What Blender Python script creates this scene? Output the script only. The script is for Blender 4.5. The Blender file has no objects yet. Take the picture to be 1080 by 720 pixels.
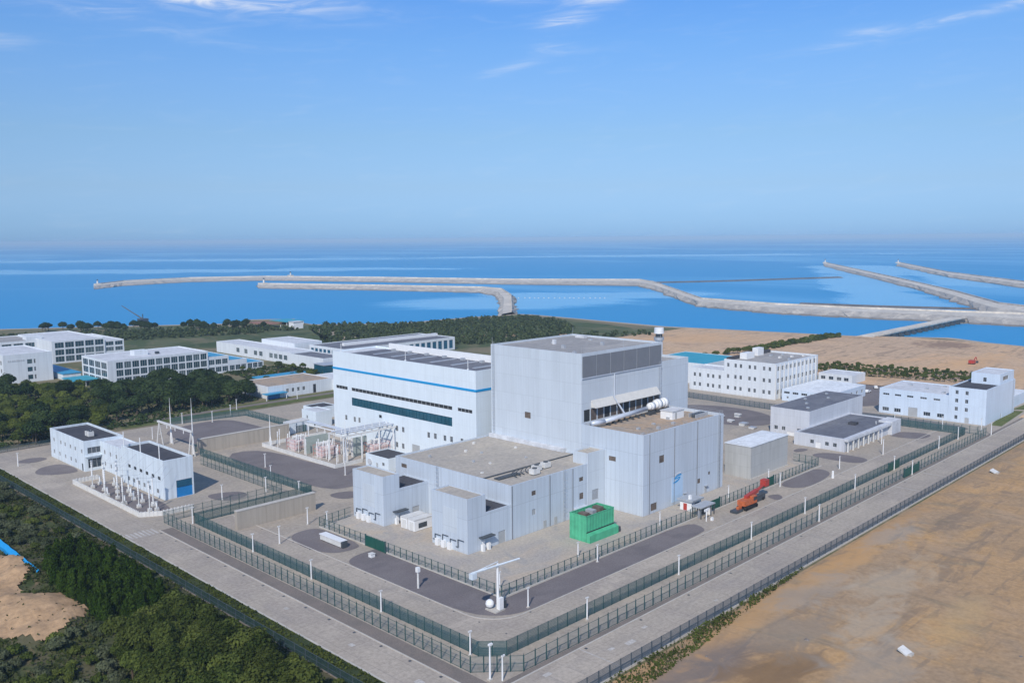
import bpy, math, random
import numpy as np
from math import sin, cos, pi, radians, hypot, atan2
from mathutils import Vector
random.seed(7); rng = np.random.default_rng(7)
sc = bpy.context.scene
COL = sc.collection

# ------------------------------------------------------------------ materials
class NT:
    def __init__(s, name):
        s.m = bpy.data.materials.new(name); s.m.use_nodes = True
        s.t = s.m.node_tree; s.t.nodes.clear()
        s.out = s.t.nodes.new('ShaderNodeOutputMaterial')
        s.geo = None
    def n(s, typ, ins=None, **kw):
        nd = s.t.nodes.new(typ)
        for k, v in kw.items(): setattr(nd, k, v)
        for k, v in (ins or {}).items():
            if isinstance(v, bpy.types.NodeSocket): s.t.links.new(v, nd.inputs[k])
            elif isinstance(v, tuple) and len(v) == 3 and nd.inputs[k].type == 'RGBA': nd.inputs[k].default_value = (*v, 1)
            else: nd.inputs[k].default_value = v
        return nd
    def pos(s):
        if not s.geo: s.geo = s.n('ShaderNodeNewGeometry')
        return s.geo.outputs['Position']
    def xyz(s, p=None):
        x = s.n('ShaderNodeSeparateXYZ', {0: p or s.pos()}); return x.outputs
    def math(s, op, a, b=0.0, c=0.0):
        return s.n('ShaderNodeMath', {0: a, 1: b, 2: c}, operation=op).outputs[0]
    def noise(s, scale, detail=4.0, stretch=None, rough=.55, p=None, dist=0.0):
        p = p or s.pos()
        if stretch:
            p = s.n('ShaderNodeVectorMath', {0: p, 1: stretch}, operation='MULTIPLY').outputs[0]
        return s.n('ShaderNodeTexNoise', {'Vector': p, 'Scale': scale, 'Detail': detail, 'Roughness': rough, 'Distortion': dist}).outputs['Fac']
    def ramp(s, f, a, b):
        return s.n('ShaderNodeMapRange', {0: f, 1: a, 2: b}, interpolation_type='SMOOTHSTEP').outputs[0]
    def mix(s, f, a, b, mode='MIX'):
        nd = s.n('ShaderNodeMix', data_type='RGBA', blend_type=mode)
        for i, v in ((0, f), (6, a), (7, b)):
            if isinstance(v, bpy.types.NodeSocket): s.t.links.new(v, nd.inputs[i])
            elif isinstance(v, tuple): nd.inputs[i].default_value = (*v, 1)
            else: nd.inputs[i].default_value = v
        return nd.outputs[2]
    def mul(s, col, f):     # colour times scalar socket
        v = s.n('ShaderNodeVectorMath', {0: col, 3: f}, operation='SCALE'); return v.outputs[0]
    def bsdf(s, col, rough=.8, spec=.3, bump=None, bs=.3, bd=.1, metal=0.0):
        b = s.n('ShaderNodeBsdfPrincipled', {'Base Color': col, 'Roughness': rough, 'Specular IOR Level': spec, 'Metallic': metal})
        if bump is not None:
            bn = s.n('ShaderNodeBump', {'Height': bump, 'Strength': bs, 'Distance': bd})
            s.t.links.new(bn.outputs[0], b.inputs['Normal'])
        s.t.links.new(b.outputs[0], s.out.inputs[0]); return b

def plain(name, col, rough=.6, var=.12, scale=.8, metal=0.0, spec=.4):
    m = NT(name); f = m.noise(scale, 5)
    k = m.n('ShaderNodeMapRange', {0: f, 1: .25, 2: .75, 3: 1 - var, 4: 1 + var}).outputs[0]
    m.bsdf(m.mul(m.mix(0.0, col, col), k), rough, spec, metal=metal); return m.m

def cladding(name, col, pitch=1.1, zpitch=4.0, tone=.05, seam=.16, streak=.10, bump=.35, rough=.55):
    """Ribbed wall sheets: ribs along x+y so both wall directions get them, seams, tone change per sheet, rain streaks."""
    m = NT(name); o = m.xyz(); u = m.math('ADD', o[0], o[1])
    up = m.math('DIVIDE', u, pitch); fr = m.math('FRACT', up); cell = m.math('FLOOR', m.math('DIVIDE', u, pitch * 2.0))
    zc = m.math('FLOOR', m.math('DIVIDE', o[2], zpitch))
    cv = m.n('ShaderNodeCombineXYZ', {0: cell, 1: zc}).outputs[0]
    wn = m.n('ShaderNodeTexWhiteNoise', {'Vector': cv}, noise_dimensions='3D').outputs['Value']
    wn2 = m.n('ShaderNodeTexWhiteNoise', {'W': m.math('FLOOR', m.math('DIVIDE', u, pitch * 5.0))}, noise_dimensions='1D').outputs['Value']
    s1 = m.math('LESS_THAN', fr, .10)
    zf = m.math('FRACT', m.math('DIVIDE', o[2], zpitch)); s2 = m.math('LESS_THAN', zf, .06 / zpitch * 2)
    s = m.math('MAXIMUM', m.math('MULTIPLY', s1, .55), s2)
    k = m.math('SUBTRACT', 1.0, m.math('MULTIPLY', s, seam))
    k = m.math('MULTIPLY', k, m.math('ADD', 1 - tone, m.math('MULTIPLY', wn, tone)))
    k = m.math('MULTIPLY', k, m.math('ADD', 1 - tone, m.math('MULTIPLY', wn2, tone)))
    st = m.noise(1.0, 5, (.9, .9, .05)); k = m.math('MULTIPLY', k, m.math('ADD', 1 - streak, m.math('MULTIPLY', m.ramp(st, .3, .6), streak)))
    bl = m.noise(.12, 4); k = m.math('MULTIPLY', k, m.math('ADD', .95, m.math('MULTIPLY', bl, .1)))
    low = m.math('MULTIPLY', m.ramp(m.math('ADD', o[2], m.math('MULTIPLY', st, 2.0)), 2.2, .6), .16)
    c = m.mix(low, m.mul(m.mix(0.0, col, col), k), (.36, .32, .27))
    rib = m.math('SINE', m.math('MULTIPLY', u, 2 * pi / .35))
    m.bsdf(c, rough, .35, m.math('ADD', rib, m.math('MULTIPLY', s1, -2.0)), bump, .03); return m.m

def ground_mat(name, cols, scale, rough=.95, bump=.5, bd=.08, fine=2.0, extra=None):
    """cols: base, patch, second patch; broad patches plus fine grain."""
    m = NT(name)
    c = m.mix(m.ramp(m.noise(scale, 6, dist=.6), .38, .62), cols[0], cols[1])
    if len(cols) > 2:
        c = m.mix(m.ramp(m.noise(scale * .45, 5, (1.0, 1.7, 1), dist=1.0), .5, .66), c, cols[2])
    if len(cols) > 3:
        c = m.mix(m.ramp(m.noise(scale * 1.3, 6, (1.9, .7, 1), dist=.8), .55, .7), c, cols[3])
    g = m.noise(fine, 6, rough=.7)
    c = m.mul(c, m.n('ShaderNodeMapRange', {0: g, 1: .3, 2: .7, 3: .8, 4: 1.2}).outputs[0])
    if extra: c = extra(m, c)
    m.bsdf(c, rough, .15, g, bump, bd); return m.m

def slab_joints(m, c):
    o = m.xyz()
    for ax, p in ((0, 5.0), (1, 5.0)):
        f = m.math('FRACT', m.math('DIVIDE', o[ax], p)); s = m.math('LESS_THAN', f, .025)
        c = m.mix(m.math('MULTIPLY', s, .35), c, (.2, .18, .16))
    cell = m.n('ShaderNodeCombineXYZ', {0: m.math('FLOOR', m.math('DIVIDE', o[0], 5.0)), 1: m.math('FLOOR', m.math('DIVIDE', o[1], 5.0))}).outputs[0]
    w = m.n('ShaderNodeTexWhiteNoise', {'Vector': cell}, noise_dimensions='3D').outputs['Value']
    c = m.mul(c, m.math('ADD', .965, m.math('MULTIPLY', w, .06)))
    tr = m.noise(1.0, 4, (.35, .035, 1)); tr2 = m.noise(1.0, 4, (.03, .4, 1))
    c = m.mix(m.math('MULTIPLY', m.ramp(m.math('MAXIMUM', tr, tr2), .56, .72), .28), c, (.25, .235, .225))
    return c

def tracks(m, c):
    """vehicle tracks and scraped streaks in bare earth"""
    t = m.noise(1.0, 5, (.025, .16, 1), dist=1.5); c = m.mix(m.math('MULTIPLY', m.ramp(t, .54, .64), .45), c, (.19, .15, .115))
    t = m.noise(1.0, 5, (.10, .022, 1), dist=2.0); c = m.mix(m.math('MULTIPLY', m.ramp(t, .56, .66), .4), c, (.50,.335,.20))
    t = m.noise(1.0,6,(.5,.035,1),dist=.6); c = m.mix(m.math('MULTIPLY',m.ramp(t,.58,.66),.35),c,(.24,.175,.11))
    t = m.noise(.7,5,(.06,.6,1),dist=.8); c = m.mix(m.math('MULTIPLY',m.ramp(t,.60,.68),.3),c,(.27,.20,.125))
    return c

def leaf_mat(name, dark, light, sat=.2):
    m = NT(name); oi = m.n('ShaderNodeObjectInfo')
    g = m.n('ShaderNodeNewGeometry')
    r = m.math('ADD', m.math('MULTIPLY', g.outputs['Random Per Island'], .55), m.math('MULTIPLY', m.math('POWER', oi.outputs['Random'], 1.3), .75))
    c = m.mix(r, dark, light)
    f = m.noise(.10, 3); c = m.mul(c, m.n('ShaderNodeMapRange', {0: f, 1: .3, 2: .7, 3: .75, 4: 1.3}).outputs[0])
    d = m.n('ShaderNodeBsdfDiffuse', {'Color': c}); t = m.n('ShaderNodeBsdfTranslucent', {'Color': c})
    x = m.n('ShaderNodeMixShader', {0: .22, 1: d.outputs[0], 2: t.outputs[0]})
    m.t.links.new(x.outputs[0], m.out.inputs[0]); return m.m

def mesh_fence_mat(name, col, cover):
    """welded wire panel: a fine grid of bars with gaps one sees through"""
    m = NT(name); d = m.n('ShaderNodeBsdfPrincipled', {'Base Color': col, 'Roughness': .5})
    t = m.n('ShaderNodeBsdfTransparent'); o = m.xyz(); u = m.math('ADD', o[0], m.math('MULTIPLY', o[1], 2.3))
    a = m.math('LESS_THAN', m.math('FRACT', m.math('DIVIDE', u, .16)), cover)
    b = m.math('LESS_THAN', m.math('FRACT', m.math('DIVIDE', o[2], .3)), cover * .35)
    x = m.n('ShaderNodeMixShader', {0: m.math('MAXIMUM', a, b), 1: t.outputs[0], 2: d.outputs[0]})
    m.t.links.new(x.outputs[0], m.out.inputs[0]); return m.m

M = {}
M['concrete'] = ground_mat('pale_concrete', [(.42,.365,.30), (.38,.33,.28), (.46,.40,.33)], .06, bump=.15, fine=1.2, extra=slab_joints)
M['concrete2'] = ground_mat('yard_concrete', [(.40,.345,.28), (.36,.315,.265), (.44,.375,.30)], .08, bump=.2, fine=.9)
M['marking'] = ground_mat('worn_road_paint', [(.53,.50,.46), (.43,.40,.365), (.56,.53,.49)], .9, bump=.05, fine=3)
M['kerb'] = plain('kerb_concrete', (.50, .47, .42), .9, .12)
M['gravel'] = ground_mat('gravel', [(.185,.162,.16), (.205,.182,.178), (.168,.15,.15)], .12, bump=.25, bd=.05, fine=2.5)
M['gravel_brown'] = ground_mat('brown_gravel', [(.23, .195, .17), (.20, .175, .155)], .2, bump=.6, fine=3)
M['yard'] = ground_mat('sandy_yard', [(.45, .40, .335), (.40, .36, .32), (.49, .41, .32), (.37, .345, .315)], .09, bump=.4, fine=1.5)
def stains(lst, then=None):
    """soil patches with ragged outlines: (x, y, rx, ry, colour, amount)"""
    def fn(m, c):
        if then: c = then(m, c)
        o = m.xyz(); n1 = m.noise(.11, 6, (1, 1.5, 1), dist=1.0)
        for x, y, rx, ry, col, amt in lst:
            dx = m.math('DIVIDE', m.math('SUBTRACT', o[0], x), rx); dy = m.math('DIVIDE', m.math('SUBTRACT', o[1], y), ry)
            d = m.math('SQRT', m.math('ADD', m.math('MULTIPLY', dx, dx), m.math('MULTIPLY', dy, dy)))
            k = m.ramp(m.math('ADD', d, m.math('MULTIPLY', m.math('SUBTRACT', n1, .5), 2.6)), 1.25, .35)
            c = m.mix(m.math('MULTIPLY', k, amt), c, col)
        return c
    return fn
M['earth'] = ground_mat('bare_earth', [(.455,.29,.15), (.385,.265,.16), (.50,.305,.14), (.32,.235,.145)], .045, bump=.6, bd=.15, fine=.9, extra=stains([
 (137,84,16,7,(.20,.165,.145),.8),(141,74,18,8,(.235,.145,.075),.85),(162,79,14,8,(.29,.24,.185),.6),(190,89,45,4.5,(.57,.33,.14),.75),(230,91,40,3,(.55,.32,.14),.6),
 (184,87,18,5,(.34,.30,.25),.6),(236,88,16,5,(.37,.33,.28),.55),(161,62,18,7,(.37,.32,.26),.5),(190,58,14,5,(.52,.36,.18),.4),(204,76,20,6,(.49,.40,.29),.5),(175,70,14,5,(.48,.40,.30),.5)], tracks))
M['sand'] = ground_mat('sandy_fill', [(.60,.405,.245), (.55,.385,.25), (.64,.405,.225), (.42,.285,.185)], .014, bump=.4, fine=.4, extra=stains([(676,222,26,24,(.27,.18,.125),.85),(600,180,60,14,(.66,.40,.20),.6),(560,140,50,12,(.66,.42,.22),.5),(600,380,40,40,(.62,.39,.21),.6)], tracks))
M['land'] = ground_mat('rough_land', [(.15, .145, .075), (.21, .175, .105), (.095, .115, .05), (.27, .22, .14)], .02, bump=.6, fine=.5)
M['soil'] = ground_mat('forest_soil', [(.075, .09, .035), (.11, .10, .055), (.055, .075, .025), (.20, .145, .085)], .09, bump=.9, fine=1.2)
M['dirt'] = ground_mat('orange_dirt', [(.46, .30, .17), (.40, .265, .155), (.50, .33, .19)], .3, bump=1.0, bd=.2, fine=1.0)
M['grass'] = ground_mat('mown_grass', [(.10, .125, .04), (.14, .15, .055), (.075, .10, .03)], .15, bump=.6, fine=2)
M['scrub'] = ground_mat('scrub_ground', [(.075,.10,.04), (.12,.13,.06), (.055,.08,.032), (.17,.15,.085)], .03, bump=.5, fine=.6)
M['ditch'] = ground_mat('shaded_ditch_grass', [(.045, .062, .024), (.06, .075, .03), (.035, .05, .02)], .2, bump=.5, fine=2)  # dark grass, with the trees' shade also put into its colour
M['beach'] = ground_mat('beach_sand', [(.46, .37, .27), (.40, .33, .25)], .05, bump=.2, fine=.5)
def wet_foot(m, c):
    z = m.xyz()[2]; return m.mix(m.math('MULTIPLY', m.ramp(z, -1.3, -2.5), .65), c, (.12,.11,.10))
M['rock'] = ground_mat('armour_rock', [(.46,.42,.365), (.36,.335,.305), (.54,.49,.42)], .09, bump=1.0, bd=.6, fine=.3, extra=wet_foot)
M['dark_rock'] = ground_mat('wet_dark_rock', [(.13,.12,.115), (.17,.15,.14), (.10,.095,.09)], .1, bump=.8, fine=.4)
M['crest'] = ground_mat('crest_concrete', [(.62,.57,.49), (.52,.48,.42), (.68,.62,.53)], .05, bump=.2, fine=.3)
M['white_wall'] = cladding('white_wall_sheet', (.74,.81,.85), 1.2, 5.2, .03, .07, .05, .12)
M['grey_clad'] = cladding('pale_grey_cladding', (.595,.65,.70), 1.1, 6.0, .045, .16, .055, .3)
M['grey_clad2'] = cladding('ribbed_grey_cladding', (.575,.64,.71), 1.6, 9.0, .05, .22, .08, .4)
M['shed_clad'] = cladding('beige_grey_cladding', (.50, .50, .48), .9, 4.0, .05, .14, .10, .4)
M['hall_clad'] = cladding('silver_cladding', (.63, .65, .69), .9, 4.0, .05, .12, .08, .3)
M['lav_wall'] = cladding('cool_white_wall', (.64,.735,.84), 1.4, 3.8, .03, .06, .07, .1)
M['plaster'] = cladding('white_plaster', (.72,.755,.78), 6.0, 3.6, .03, .05, .10, .03, .8)
M['blue_white'] = cladding('bluish_white_plaster', (.70, .77, .82), 5.0, 4.0, .04, .06, .16, .05, .7)
M['beige_wall'] = cladding('beige_precast', (.45, .40, .335), 3.0, 5.5, .05, .12, .14, .05, .9)
M['roof_tan'] = ground_mat('tan_roof_screed', [(.44,.395,.335), (.39,.355,.31), (.48,.425,.35)], .10, bump=.15, fine=.7)
M['roof_grey'] = ground_mat('grey_roof_sheet', [(.36, .345, .33), (.32, .31, .30), (.40, .38, .355)], .08, bump=.1, fine=.6)
M['roof_dark'] = ground_mat('dark_bitumen_roof', [(.07, .07, .08), (.085, .085, .095), (.06, .06, .068)], .10, bump=.2, fine=.8)
M['roof_light'] = ground_mat('pale_roof', [(.62, .63, .645), (.56, .57, .59)], .06, bump=.1, fine=.4)
M['roof_slate'] = ground_mat('slate_blue_roof', [(.16, .165, .19), (.19, .195, .215), (.14, .145, .17)], .10, bump=.15, fine=.6)
M['roof_white'] = ground_mat('white_roof_sheet', [(.74, .77, .79), (.68, .71, .735)], .08, bump=.1, fine=.5)
M['roof_cyan'] = plain('cyan_metal_roof', (.035, .33, .43), .5, .08, .1)
M['roof_rust'] = ground_mat('rust_stained_roof', [(.43, .325, .235), (.36, .30, .24), (.46, .33, .22), (.27, .235, .2)], .18, bump=.3, fine=1.0)
M['panel_grey'] = plain('dark_louvre_panel', (.19, .20, .22), .5, .08, .3)
M['awning'] = plain('awning_sheet', (.62, .60, .55), .6, .08)
M['dark'] = plain('dark_opening', (.03, .033, .035), .7, .1)
M['brown'] = plain('brown_louvre', (.16, .125, .10), .8, .3, .4)
M['glass'] = plain('dark_window_glass', (.018, .032, .045), .12, .25, .5, spec=.6)
M['teal_glass'] = plain('teal_curtain_glass', (.013,.085,.125), .2, .3, .25, spec=.6)
M['green_glass'] = plain('green_window_glass', (.03, .075, .09), .12, .3, .5, spec=.6)
def pane_mat(name, dark, blind):
    m = NT(name); oi = m.n('ShaderNodeObjectInfo'); k = m.ramp(oi.outputs['Random'], .55, .95); z = m.noise(.5, 3)
    c = m.mix(m.math('MULTIPLY', k, .55), dark, blind); c = m.mul(c, m.math('ADD', .7, m.math('MULTIPLY', z, .6)))
    m.bsdf(c, .12, .6); return m.m
M['glass'] = pane_mat('dark_window_glass', (.022,.036,.05), (.20,.21,.22)); M['green_glass'] = pane_mat('green_window_glass', (.025,.065,.085), (.17,.22,.23))
M['frame'] = plain('window_frame', (.55, .56, .57), .5, .05)
M['white'] = plain('white_paint', (.80, .80, .79), .5, .06, .5)
M['offwhite'] = plain('weathered_white_paint', (.66, .65, .62), .6, .12, .8)
M['steel'] = plain('galvanised_steel', (.48, .50, .52), .45, .12, .7, metal=.3)
M['dark_steel'] = plain('dark_painted_steel', (.06, .07, .08), .5, .15)
M['duct'] = plain('silver_duct', (.60, .64, .70), .4, .1, .5, metal=.2)
M['blue_stripe'] = plain('blue_band_paint', (.008,.30,.62), .45, .05)
M['logo_blue'] = plain('logo_blue_paint', (.02, .30, .62), .5, .05)
M['banner'] = plain('pale_blue_paint', (.47,.62,.77), .6, .06)
M['door_blue'] = plain('bright_blue_shutter', (.015, .22, .52), .5, .1)
M['door_teal'] = plain('dark_teal_shutter', (.015, .10, .17), .5, .1)
M['door_grey'] = plain('grey_door', (.42, .43, .43), .6, .08)
M['green'] = plain('green_sheet_metal', (.085,.44,.24), .6, .2, .5)
M['orange'] = plain('orange_machine_paint', (.50,.125,.04), .55, .3, 1.6)
M['fade_red'] = plain('faded_red_pipe',(.50,.20,.17),.6,.15)
M['red'] = plain('red_paint', (.42,.05,.035), .5, .12)
M['pink'] = plain('faded_red_white_paint', (.72, .62, .60), .6, .12)
M['green_grey'] = plain('grey_green_wall', (.36, .41, .375), .8, .1)
M['rubber'] = plain('rubber', (.02, .02, .022), .8, .1)
M['post_teal'] = plain('teal_post_paint', (.03, .085, .085), .5, .1)
M['post_grey'] = plain('slate_post_paint', (.075, .095, .11), .5, .1)
M['teal_mesh'] = mesh_fence_mat('teal_mesh', (.024,.092,.098), .54)
M['slate_mesh'] = mesh_fence_mat('slate_mesh', (.085, .115, .145), .52)
M['dusk_mesh'] = mesh_fence_mat('dark_teal_mesh', (.035,.075,.085), .42)
M['pale_mesh'] = mesh_fence_mat('pale_wire_mesh', (.21, .25, .235), .20)
M['gate_green'] = plain('green_gate_sheet', (.010,.085,.062), .5, .1)
M['tarp'] = plain('blue_tarpaulin', (.012, .28, .62), .5, .1)
M['bark'] = plain('bark', (.11, .08, .055), .9, .25, 2.0)
M['brick_red'] = plain('terracotta_paving', (.30, .15, .10), .8, .2)
M['pool_blue'] = plain('blue_sheet_roof', (.04, .30, .50), .5, .12)
M['leaf_pine'] = leaf_mat('pine_needles', (.020,.036,.008), (.092,.112,.026))
M['leaf_cedar'] = leaf_mat('cedar_needles', (.014,.034,.004), (.052,.088,.012))
M['leaf_broad'] = leaf_mat('broad_leaves', (.030,.054,.011), (.13,.155,.036))
M['leaf_dark'] = leaf_mat('dark_leaves', (.012,.028,.010), (.062,.092,.032))
M['leaf_grey'] = leaf_mat('grey_green_leaves', (.045, .062, .028), (.13, .145, .08))
M['leaf_yellow'] = leaf_mat('yellow_green_leaves', (.07, .10, .015), (.16, .19, .04))
M['weed'] = leaf_mat('weeds', (.025,.042,.012), (.09,.105,.034))
M['far_wood'] = leaf_mat('far_leaves', (.05,.078,.032), (.15,.17,.07))

# ------------------------------------------------------------------ geometry helpers
class MB:
    def __init__(s): s.v = []; s.f = []
    def quad(s, a, b, c, d):
        i = len(s.v); s.v += [a, b, c, d]; s.f.append((i, i+1, i+2, i+3)); return s
    def tri(s, a, b, c):
        i = len(s.v); s.v += [a, b, c]; s.f.append((i, i+1, i+2)); return s
    def box(s, x0, x1, y0, y1, z0, z1):
        i = len(s.v)
        s.v += [(x0,y0,z0),(x1,y0,z0),(x1,y1,z0),(x0,y1,z0),(x0,y0,z1),(x1,y0,z1),(x1,y1,z1),(x0,y1,z1)]
        s.f += [tuple(i+k for k in q) for q in ((0,3,2,1),(4,5,6,7),(0,1,5,4),(1,2,6,5),(2,3,7,6),(3,0,4,7))]; return s
    def prism(s, poly, z0, z1):
        n = len(poly); i = len(s.v)
        if sum(poly[k][0]*poly[(k+1)%n][1]-poly[(k+1)%n][0]*poly[k][1] for k in range(n)) < 0: poly = poly[::-1]
        s.v += [(x,y,z0) for x,y in poly] + [(x,y,z1) for x,y in poly]
        s.f.append(tuple(range(i+n-1, i-1, -1))); s.f.append(tuple(range(i+n, i+2*n)))
        for k in range(n): s.f.append((i+k, i+(k+1)%n, i+n+(k+1)%n, i+n+k))
        return s
    def tube(s, p0, p1, r0, r1=None, n=8, caps=True):
        r1 = r0 if r1 is None else r1
        a = Vector(p0); b = Vector(p1); d = (b-a).normalized()
        u = d.orthogonal().normalized(); w = d.cross(u); i = len(s.v)
        for c, r in ((a, r0), (b, r1)):
            for k in range(n):
                t = 2*pi*k/n; s.v.append(tuple(c + (u*cos(t) + w*sin(t))*r))
        for k in range(n): s.f.append((i+k, i+(k+1)%n, i+n+(k+1)%n, i+n+k))
        if caps: s.f.append(tuple(i+k for k in range(n-1, -1, -1))); s.f.append(tuple(i+n+k for k in range(n)))
        return s
    def path(s, pts, r, n=6):
        for a, b in zip(pts, pts[1:]): s.tube(a, b, r, r, n)
        return s
    def dome(s, c, r, rz=None, n=10, m=5, lo=-.5):
        rz = rz or r; rings = []
        for j in range(m+1):
            t = pi*(lo + (.5-lo)*j/m); rings.append([(c[0]+r*cos(t)*cos(2*pi*k/n), c[1]+r*cos(t)*sin(2*pi*k/n), c[2]+rz*sin(t)) for k in range(n)])
        i = len(s.v)
        for q in rings: s.v += q
        for j in range(m):
            for k in range(n): s.f.append((i+j*n+k, i+j*n+(k+1)%n, i+(j+1)*n+(k+1)%n, i+(j+1)*n+k))
        return s
    def build(s, name, mat, parent=None, smooth=False):
        o3 = parent_world(parent) if parent else Vector((0,0,0))
        me = bpy.data.meshes.new(name)
        me.from_pydata([(x-o3.x, y-o3.y, z-o3.z) for x,y,z in s.v], [], s.f)
        me.update()
        if isinstance(mat, str): mat = M[mat]
        me.materials.append(mat)
        if smooth: me.polygons.foreach_set('use_smooth', [True]*len(me.polygons))
        o = bpy.data.objects.new(name, me); COL.objects.link(o)
        if parent: o.parent = parent
        return o

WL = {}
def parent_world(o):
    p = Vector((0,0,0))
    while o is not None: p += o.location; o = o.parent
    return p
def tag(o, label, cat, group=None, kind=None):
    if label: o['label'] = label
    if cat: o['category'] = cat
    if group: o['group'] = group
    if kind: o['kind'] = kind
    return o
def thing(name, label, cat, loc=(0,0,0), group=None):
    o = bpy.data.objects.new(name, None); o.empty_display_size = .5; o.location = loc; COL.objects.link(o)
    return tag(o, label, cat, group)
def struct(name, mb, mat): o = mb.build(name, mat); o['kind'] = 'structure'; return o
def copy_tree(o, parent=None):
    c = o.copy(); COL.objects.link(c)
    if parent is not None: c.parent = parent
    for ch in list(o.children): copy_tree(ch, c)
    return c
ORD = ['first','second','third','fourth','fifth','sixth','seventh','eighth','ninth','tenth','eleventh','twelfth']
def ordinal(i): return ORD[i] if i < len(ORD) else str(i+1)+'th'

def wall_sheet(mb, face, c, u0, u1, z0, z1, holes, depth=.35):
    """one wall plane with real openings and reveals; face '-X','-Y','+X','+Y'; u is y for X faces and x for Y faces"""
    us = sorted({u0, u1, *[max(u0, min(u1, t)) for h in holes for t in h[:2]]}); zs = sorted({z0, z1, *[t for h in holes for t in h[2:4]]})
    sg = -1 if face[0] == '-' else 1
    def P(u, z, d=0.0):
        return (c - sg*d, u, z) if face[1] == 'X' else (u, c - sg*d, z)
    flip = face in ('-X', '+Y')
    def q(a, b, cc, d): mb.quad(d, cc, b, a) if flip else mb.quad(a, b, cc, d)
    for i in range(len(us)-1):
        for j in range(len(zs)-1):
            um, zm = (us[i]+us[i+1])/2, (zs[j]+zs[j+1])/2
            if any(h[0] < um < h[1] and h[2] < zm < h[3] for h in holes): continue
            q(P(us[i], zs[j]), P(us[i+1], zs[j]), P(us[i+1], zs[j+1]), P(us[i], zs[j+1]))
    for h in holes:
        a, b, e, g = h[:4]; D = depth
        q(P(a,e), P(a,e,D), P(b,e,D), P(b,e)); q(P(a,g), P(b,g), P(b,g,D), P(a,g,D))
        q(P(a,e), P(a,g), P(a,g,D), P(a,e,D)); q(P(b,e), P(b,e,D), P(b,g,D), P(b,g))

WCACHE = {}
def window(parent, face, c, h, glass='glass', kind='window', frame='frame', bars=1, depth=.35):
    """a window part (frame) with its pane as a sub-part, or a door / louvre leaf, set back in its opening"""
    u0, u1, z0, z1 = h[:4]; w, ht = u1-u0, z1-z0; sg = -1 if face[0] == '-' else 1
    key = (face, round(w,2), round(ht,2), glass, kind, frame, bars)
    ax = face[1]
    if key not in WCACHE:
        a, b = MB(), MB(); t = .09
        def bx(m, ua, ub, za, zb, da, db):
            lo, hi = sorted((-sg*da, -sg*db))
            m.box(lo, hi, ua, ub, za, zb) if ax == 'X' else m.box(ua, ub, lo, hi, za, zb)
        if kind == 'window':
            bx(a, -w/2, w/2, 0, t, .12, .24); bx(a, -w/2, w/2, ht-t, ht, .12, .24)
            bx(a, -w/2, -w/2+t, t, ht-t, .12, .24); bx(a, w/2-t, w/2, t, ht-t, .12, .24)
            for k in range(bars):
                u = -w/2 + w*(k+1)/(bars+1); bx(a, u-.04, u+.04, t, ht-t, .13, .23)
            bx(b, -w/2+.02, w/2-.02, .02, ht-.02, .26, .33)
        else:
            bx(a, -w/2, w/2, 0, ht, .15, .34)
            if kind == 'louvre':
                nn = max(2, int(ht/.3))
                for k in range(nn): bx(a, -w/2, w/2, ht*k/nn+.03, ht*(k+.5)/nn, .08, .15)
            if kind == 'roller_door':
                for k in range(1, int(ht/.4)): bx(a, -w/2, w/2, k*.4, k*.4+.05, .11, .15)
        def mk(m, nm, mt):
            me = bpy.data.meshes.new(nm); me.from_pydata(m.v, [], m.f); me.materials.append(M[mt]); return me
        WCACHE[key] = (mk(a, kind, frame if kind == 'window' else glass), mk(b, 'pane', glass) if b.v else None)
    m0, m1 = WCACHE[key]; pw = parent_world(parent); cu = (u0+u1)/2
    loc = Vector((c, cu, z0)) if ax == 'X' else Vector((cu, c, z0))
    o = bpy.data.objects.new(kind, m0); COL.objects.link(o); o.parent = parent; o.location = loc - pw
    if m1:
        p = bpy.data.objects.new('pane', m1); COL.objects.link(p); p.parent = o
    return o

def block(parent, x0, x1, y0, y1, z0, z1, wall, roof, holes=None, par=.7, pt=.3, wname='wall', rname='roof', roofz=None):
    """rectangular building volume: walls with openings, parapet, roof sheet inside the parapet. holes: {face: [(u0,u1,z0,z1,opts)]}"""
    holes = holes or {}; mb = MB()
    for face, c, a, b in (('-X', x0, y0, y1), ('+X', x1, y0, y1), ('-Y', y0, x0, x1), ('+Y', y1, x0, x1)):
        wall_sheet(mb, face, c, a, b, z0, z1, holes.get(face, []))
    rz = z1 - par; i = pt
    mb.quad((x0,y0,z1),(x1,y0,z1),(x1-i,y0+i,z1),(x0+i,y0+i,z1)); mb.quad((x1,y0,z1),(x1,y1,z1),(x1-i,y1-i,z1),(x1-i,y0+i,z1))
    mb.quad((x1,y1,z1),(x0,y1,z1),(x0+i,y1-i,z1),(x1-i,y1-i,z1)); mb.quad((x0,y1,z1),(x0,y0,z1),(x0+i,y0+i,z1),(x0+i,y1-i,z1))
    a = [(x0+i,y0+i),(x1-i,y0+i),(x1-i,y1-i),(x0+i,y1-i)]
    for k in range(4):
        p, q = a[k], a[(k+1)%4]; mb.quad((*q,rz-.1),(*p,rz-.1),(*p,z1),(*q,z1))
    w = mb.build(wname, wall, parent)
    MB().box(x0+i, x1-i, y0+i, y1-i, rz-.25, rz).build(rname, roof, parent)
    for face, c in (('-X', x0), ('-Y', y0)):
        for h in holes.get(face, []):
            window(parent, face, c, h, **(h[4] if len(h) > 4 else {}))
    return w
def hW(u, z, w, h, **o): return (u-w/2, u+w/2, z-h/2, z+h/2, o)
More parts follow.
